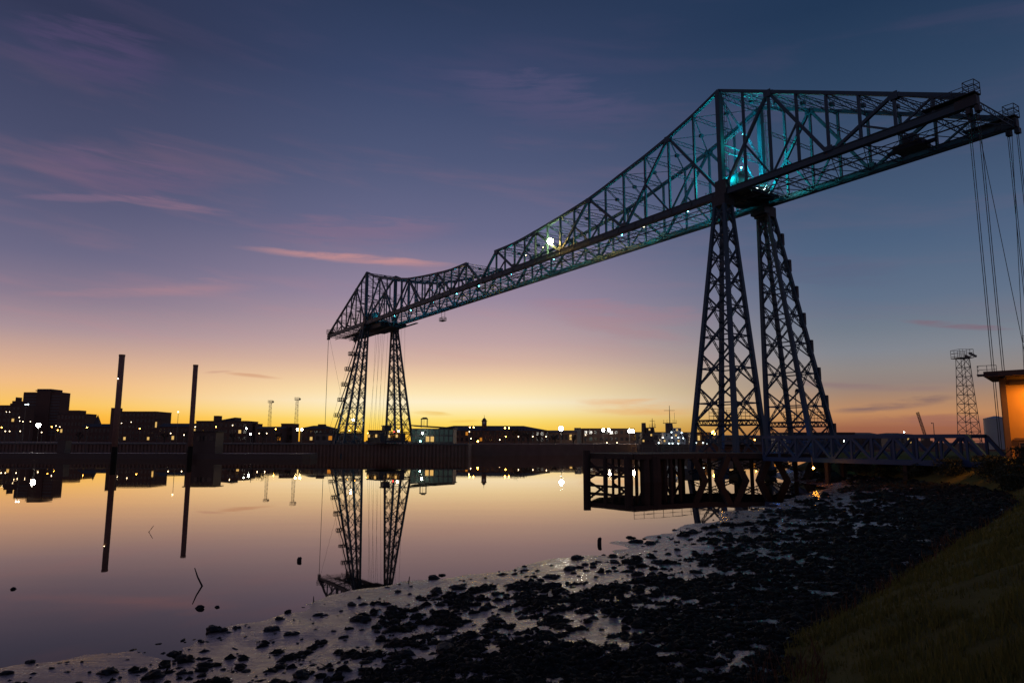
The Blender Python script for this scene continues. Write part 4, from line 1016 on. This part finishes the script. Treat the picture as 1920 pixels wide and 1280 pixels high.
# storage tank, crane, lamp standard by the right edge
X = px_d(1868, 800, 200)[0]; tk = thing('storage_tank', 'pale cylindrical storage tank left of the orange lit building', 'tank', (X, 200, 3.7))
MB().tube([(0,0,0),(0,0,8.6)], 3.0, 28).build('shell', 'tank_white', tk, False); MB().tube([(0,0,8.6),(0,0,9.3)], [3.05, .4], 28).build('cone_roof', 'tank_white', tk)
X = px_d(1732, 800, 300)[0]; cr = thing('mobile_crane', 'small crane jib leaning left on the skyline', 'crane', (X, 300, 3.7))
MB().box(-2.5, 2.5, -1.5, 1.5, 0, 2.6).build('carrier', 'hull', cr); MB().box(-1.0, 1.6, -1.3, 1.3, 2.6, 4.6).build('cab', 'hull', cr)
j = MB(); j.lattice((.6, -.3, 3.6), (-2.2, -.3, 14.6), .8, 14, .1, (1,0,0)); j.lattice((.6, .3, 3.6), (-2.2, .3, 14.6), .8, 14, .1, (1,0,0)); j.build('jib', 'hull', cr)

# ---- lamps
def lamp(name, label, x, y, D, m, r, base=4.6, arm=0, group=None, glow=None, twin=False):
    p = px_d(x, y, D); t = thing(name, label, 'street lamp', (p[0], D, base), group=group); h = p[2]-base
    if h < .5: h = .5
    po = MB(); po.tube([(arm, .25, 0), (arm, .25, h+.1)], [.14, .08], 6)
    if arm: po.bar((arm, .25, h+.1), (0, .1, h+.05), .09)
    po.build('post', 'steel_grey', t)
    hd = MB(); hd.ball((0, 0, h), r, 8); hd.build('lamp_head', m, t)
    if twin: MB().ball((twin, 0, h+.02), r, 8).build('lamp_head', m, t)
    return t
lamp('floodlight_post', 'brilliant green white floodlight on the left quay below the office tower', 72, 797, 300, 'lamp_bright', .85)
lamp('floodlight_post', 'tall twin headed lamp glowing in front of the office tower', 48, 758, 330, 'lamp_cool_dim', .28, twin=1.2)
lamp('floodlight_post', 'brightest white floodlight standing alone right of the clock tower range', 1052, 803, 292, 'lamp_bright', .95)
lamp('floodlight_post', 'strong white floodlight on the roof line of the flat roofed store', 1131, 806, 388, 'lamp_bright', .75, twin=3.2)
lamp('floodlight_post', 'strong white floodlight cluster just left of the harbour tug', 1180, 808, 392, 'lamp_bright', .9, twin=1.9)
lamp('floodlight_post', 'orange lamp glowing between the near tower legs', 1338, 811, 330, 'lamp_orange', .95)
lamp('floodlight_post', 'white lamp beside the inner leg of the near tower', 1453, 814, 180, 'lamp_white', .22, 3.9)
lamp('floodlight_post', 'pale lamp on a thin mast between the two steel piles', 334, 772, 330, 'lamp_dim', .3)
lamp('floodlight_post', 'upper of two white lamps by the brick store', 462, 803, 330, 'lamp_white', .32)
lamp('floodlight_post', 'lower of two white lamps by the brick store', 470, 813, 290, 'lamp_white', .33)
lamp('floodlight_post', 'warm bright lamp left of the far tower stairs', 566, 805, 320, 'lamp_warm', .5, twin=-2.0)
lamp('floodlight_post', 'white lamp standing between the far tower legs', 662, 787, 268, 'lamp_bright', .4)
lamp('floodlight_post', 'teal white lamp on the front of the glazed building upper floor', 792, 812, 272, 'lamp_white', .32)
lamp('floodlight_post', 'small teal lamp by the ground floor of the glazed building', 788, 827, 270, 'lamp_teal', .22)
lamp('floodlight_post', 'red signal lamp at the foot of the far tower', 739, 809, 266, 'lamp_red', .2)
lamp('floodlight_post', 'white lamp next to the red signal lamp', 747, 808, 267, 'lamp_white', .3)
lamp('quay_light', 'orange lamp low over the water right of the glazed building', 896, 827, 306, 'lamp_orange', .32)
lamp('street_lamp', 'twin yellow lamps left of the clock tower', 881, 801, 380, 'lamp_orange', .3, twin=2.1)
lamp('street_lamp', 'twin yellow lamps right of the clock tower', 947, 802, 380, 'lamp_orange', .3, twin=2.1)
lamp('street_lamp', 'orange pair of lamps left of the white ship', 1209, 825, 320, 'lamp_warm', .28, twin=1.5)
lamp('street_lamp', 'tall thin unlit lamp standard beside the crane', 1747, 793, 200, 'steel_grey', .18, 3.7, arm=.6)
lamp('yard_lamp', 'white lamp low behind the lattice of the footbridge near the tower', 1582, 826, 150, 'lamp_white', .13, 3.8)
lamp('yard_lamp', 'white lamp on the shed behind the middle of the footbridge', 1626, 826, 150, 'lamp_white', .13, 3.8)
lamp('yard_lamp', 'small white roof lamp of the low depot', 1695, 810, 236, 'lamp_white', .14, 3.8)
lamp('yard_lamp', 'dim lamp seen through the right half of the footbridge', 1757, 828, 150, 'lamp_dim', .12, 3.8)
for lab, grp, m, r, pts in (
    ('small orange street lamp along the far bank road', 'small orange street lamps along the far bank', 'lamp_orange', .2, [(3,801,400),(163,801,380),(262,803,380),(517,804,360),(655,807,290),(668,805,290),(690,812,285),(948,818,350),(1440,829,300),(1378,825,330),(97,800,420),(108,806,400),(405,800,380),(1415,824,300)]),
    ('small white lamp along the far bank road', 'small white lamps along the far bank', 'lamp_dim', .2, [(12,772,480),(18,772,480),(37,789,420),(43,790,420),(36,782,420),(57,790,420),(10,808,350),(18,808,350),(38,808,350),(78,810,350),(105,798,400),(112,800,400),(246,791,440),(228,793,440),(883,822,330),(937,824,340),(972,818,350),(999,818,350),(1024,818,340),(1138,835,330),(320,812,350),(345,815,330),(500,812,350),(486,812,350),(366,800,350),(436,797,350),(880,809,350),(1098,815,360),(1157,834,350)]),
    ('small cool white deck light around the moored ships', 'deck lights around the moored ships', 'lamp_cool_dim', .22, [(1243,820,296),(1235,830,296),(1255,831,296),(1260,820,299),(1272,820,299),(1281,821,299),(1261,831,296),(1272,831,296),(1278,811,300),(1259,810,300),(1305,830,296),(1318,830,296),(1325,831,296)])):
    for x, y, D in pts:
      w_ = next(q for lim, q in ((122, 'below the office tower'), (330, 'before the modern flat roofed block'), (620, 'near the thin floodlight masts'), (770, 'round the far tower foot'), (1062, 'before the clock tower range'), (5000, 'between the flat roofed store and the near tower')) if x < lim)
      lamp('street_lamp' if 'street' in lab else 'small_lamp', lab.replace('along the far bank road', w_), x, y, D, m, r*1.05, 4.6 if D > 299 or x < 880 else 0.4, group=grp.replace('along the far bank', w_))
# lamp under the footbridge over the mud
lo = px_d(1525, 877, 92); t = thing('bracket_lamp', 'orange lamp hanging below the footbridge over the mud', 'lamp', lo)
MB().ball((0,0,0), .14, 8).build('lamp_head', 'flood_yellow' if False else 'lamp_orange', t); MB().bar((0,.1,.1), (0,.4,1.4), .07).build('bracket', 'steel_grey', t)
point('bracket_lamp_glow', (lo[0]-.3, lo[1]-.6, lo[2]), (255, 150, 40), 60, .15)

# ---- trees: bare crowns on the far bank, leafy bushes by the near bank
def bare_tree(label, x, D, H, seed, base=4.6):
    rs_ = random.Random(seed); X = px_d(x, 800, D)[0]; t = thing('bare_tree', label, 'tree', (X, D, base), group=label)
    tr = MB(); cr_ = MB()
    tr.tube([(0,0,0),(.1,0,H*.2),(0,.1,H*.45)], [.28,.22,.15], 7)
    def grow(p, d, L_, r, lv):
        q = p+d*L_; cr_.bar(p, q, r*2, r*2, (0,.3,1), r*1.3)
        if lv == 0: return
        for k in range(3 if lv > 1 else 4):
            a = rs_.uniform(0, 6.28); s_ = rs_.uniform(.35, .8)
            nd = d+np.array((math.cos(a)*s_, math.sin(a)*s_, rs_.uniform(-.1, .35))); nd /= np.linalg.norm(nd)
            grow(p+(q-p)*rs_.uniform(.6, 1), nd, L_*rs_.uniform(.6, .8), r*.62, lv-1)
    for k in range(6):
        a = k*1.05+rs_.random(); grow(np.array((0,.05,H*(.2+.045*k))), np.array((math.cos(a)*.7, math.sin(a)*.7, .8))/1.27, H*.24, .11, 3)
    tr.build('trunk', 'bark', t); cr_.build('crown', 'bark', t); return t
for x, D, H, s_ in ((494,300,7.5,1),(523,330,6,2),(965,352,10,3),(978,356,9,4),(990,360,7.5,5),(1010,366,6,6),(150,420,8,7),(310,400,7,8),(1075,330,5,9),(1040,340,5,10),(352,360,7,11),(438,350,6,12)):
    bare_tree('bare winter tree '+('before the clock tower range' if 960 < x < 1015 else 'under the thin floodlight masts' if 490 < x < 530 else 'by the low terrace behind the steel piles' if x < 450 else 'near the brightest floodlight'), x, D, H, s_)
def bush(label, X, Y, w_, h_, seed):
    rs_ = np.random.RandomState(seed); t = thing('bush', label, 'bush', (X, Y, drop(X, Y)-.1), group=label)
    n_ = 1500; a = rs_.rand(n_)*6.28; r_ = np.sqrt(rs_.rand(n_)); z_ = rs_.rand(n_)**.8
    lump = .75+.35*np.sin(a*3+seed)*np.cos(z_*5)
    c = np.column_stack([np.cos(a)*r_*w_*lump*np.sqrt(1-z_**2*.75), np.sin(a)*r_*w_*lump*np.sqrt(1-z_**2*.75), z_*h_*lump])
    m = MB()
    for p in c:
        u_ = rs_.randn(3); u_ /= np.linalg.norm(u_); v_ = np.cross(u_, rs_.randn(3)); v_ /= np.linalg.norm(v_); s_ = .09+.09*rs_.rand()
        m.add([p-u_*s_, p+v_*s_*.5, p+u_*s_, p-v_*s_*.5], [(0,1,2,3)])
    m.build('foliage', 'leaf', t)
    st = MB()
    for k in range(7): st.tube([(0,0,0), tuple(c[k*40]*.8)], [.04, .015], 5)
    st.build('stem', 'bark', t); return t
for k, (X, Y, w_, h_) in enumerate(((46.5,66,2.2,2.2),(48.5,71,2.4,2.6),(50,74,2.2,2.3),(44.5,63,1.7,1.7),(49,79,2.4,2.2),(48,84,2.2,2.0),(47.5,90,2.4,1.8),(47.5,96,2.2,1.8),(50.5,69.5,2.0,2.6),(47.8,101,2.0,1.6),(47.5,108,2.0,1.6))):
    bush(('tall dark leafy bush before the orange lit building' if h_ > 2.25 else 'low dark leafy bush on the bank under the footbridge' if Y > 85 else 'rounded dark leafy bush at the top of the mud'), X, Y, w_, h_, k)

# ================================================================== THINGS IN THE SHALLOWS AND ON THE MUD
def stick(label, x0, y0, x1, y1, r, kink=None):
    a = px_z(x0, y0, 0); b_ = px_d(x1, y1, a[1]); m = MB()
    mid = (a+b_)/2 + np.array((kink or 0, 0, 0))
    m.tube([a-np.array((0,0,.2)), a, mid, b_], [r, r, r*.8, r*.5], 6); return tag(m.build('stick', 'wood', None), label, 'stick')
stick('thin bent twig poking from the still water between the pile reflections', 279, 997, 288, 985, .025)
stick('long dark branch slanting out of the water near the shore', 379, 1098, 365, 1064, .035, -.03)
stick('thin upright stick in the water below the reflected bridge tower', 766, 1094, 768, 1080, .03)
stick('short stub of stick in the water left of the reflected tower', 588, 1128, 588, 1117, .022)
stick('thin stake standing on the mud at lower left', 540, 1262, 539, 1248, .02)
def stump(label, x, yb, yt, r):
    a = px_z(x, yb, 0); h = px_d(x, yt, a[1])[2]; m = MB(); m.tube([a-np.array((0,0,.3)), a+np.array((0,0,h*.5)), a+np.array((.03,0,h*.9)), a+np.array((.02,0,h))], [r, r*.95, r*.85, r*.45], 9)
    return tag(m.build('timber_stump', 'wood', None), label, 'stump')
stump('rotten post stump standing in the water off the mud edge', 1124, 1019, 1007, .12); stump('small stump standing alone in the open water', 561, 1051, 1044, .11)
# rocks, each its own
def rock_mesh(seed):
    rs_ = np.random.RandomState(seed); bm = bmesh.new(); bmesh.ops.create_icosphere(bm, subdivisions=3, radius=1)
    off = rs_.rand(3)*50
    for v in bm.verts:
        p = np.array(v.co); a = vnoise(np.array([p[0]*1.6+off[0]]), np.array([p[1]*1.6+p[2]*1.3+off[1]]), seed)[0]; b_ = vnoise(np.array([p[0]*5+off[2]]), np.array([p[1]*5+p[2]*4]), seed+3)[0]
        c_ = vnoise(np.array([p[0]*11+off[1]]), np.array([p[1]*11+p[2]*9]), seed+7)[0]; v.co = Vector(p*(.45+.6*a+.5*b_+.3*c_))
    me = bpy.data.meshes.new('weedy_rock'); bm.to_mesh(me); bm.free(); me.materials.append(M['rock']); return me
RM = [rock_mesh(s_) for s_ in range(10)]
def rock(x, y, size, flat, label, group=None, seed=0, z=None):
    rs_ = np.random.RandomState(seed); o = bpy.data.objects.new('weedy_rock', RM[seed % 10]); col.objects.link(o)
    zz = drop(x, y) if z is None else z
    o.location = (x, y, zz+size*flat*.25); o.rotation_euler = (0, 0, rs_.rand()*6.28); o.scale = (size*(.8+.7*rs_.rand()), size*(.8+.4*rs_.rand()), size*flat); tag(o, label, 'rock', group); return o
for k, (x, y, s_, lab) in enumerate(((25,1104,.075,'single dark rock in the open water far left'), (375,1140,.10,'dark rock in the water beside the slanting branch'), (407,1138,.055,'low flat stone in the water right of the slanting branch'), (540,1147,.08,'small rock in the water just off the mud edge'), (846,1105,.10,'rock half sunk in the water off the mud below the tower reflection'), (525,1163,.12,'low rock lying off the mud beside the weed clump'))):
    p = px_z(x, y, 0); rock(p[0], p[1], s_, .7, lab, None, k+40, 0.0)
GR = 'dark weedy rocks scattered on the wet mud'
cand = scatter(5200, 11, 62, -45, 36, 91); z, d, dt = ground_z(cand); s = d/(np.abs(d)+np.abs(dt)+1e-6); rs2 = np.random.RandomState(8); n_ = 0
for i in range(len(cand)):
    if n_ >= 260: break
    if d[i] < -1.6 or dt[i] > -1 or s[i] > .5: continue
    if d[i] < 0 and rs2.rand() > .35: continue
    if rs2.rand() > .2: continue
    r_ = math.hypot(*cand[i]); sz = min((.03+.0024*r_)*math.exp(rs2.randn()*.5), .22)
    where = 'standing in the shallow water off the mud' if d[i] < .05 else ('lying on the bare wet mud' if s[i] < .28 else 'at the edge of the seaweed')
    how = 'small' if sz < .065 else ('middling' if sz < .11 else 'large')
    rock(cand[i][0], cand[i][1], sz, .5, how+' dark weedy rock '+where, how+' weedy rocks '+where, 100+i, max(float(z[i]), -.03)); n_ += 1

for o in bpy.data.objects:
    if '_c' in o: del o['_c']
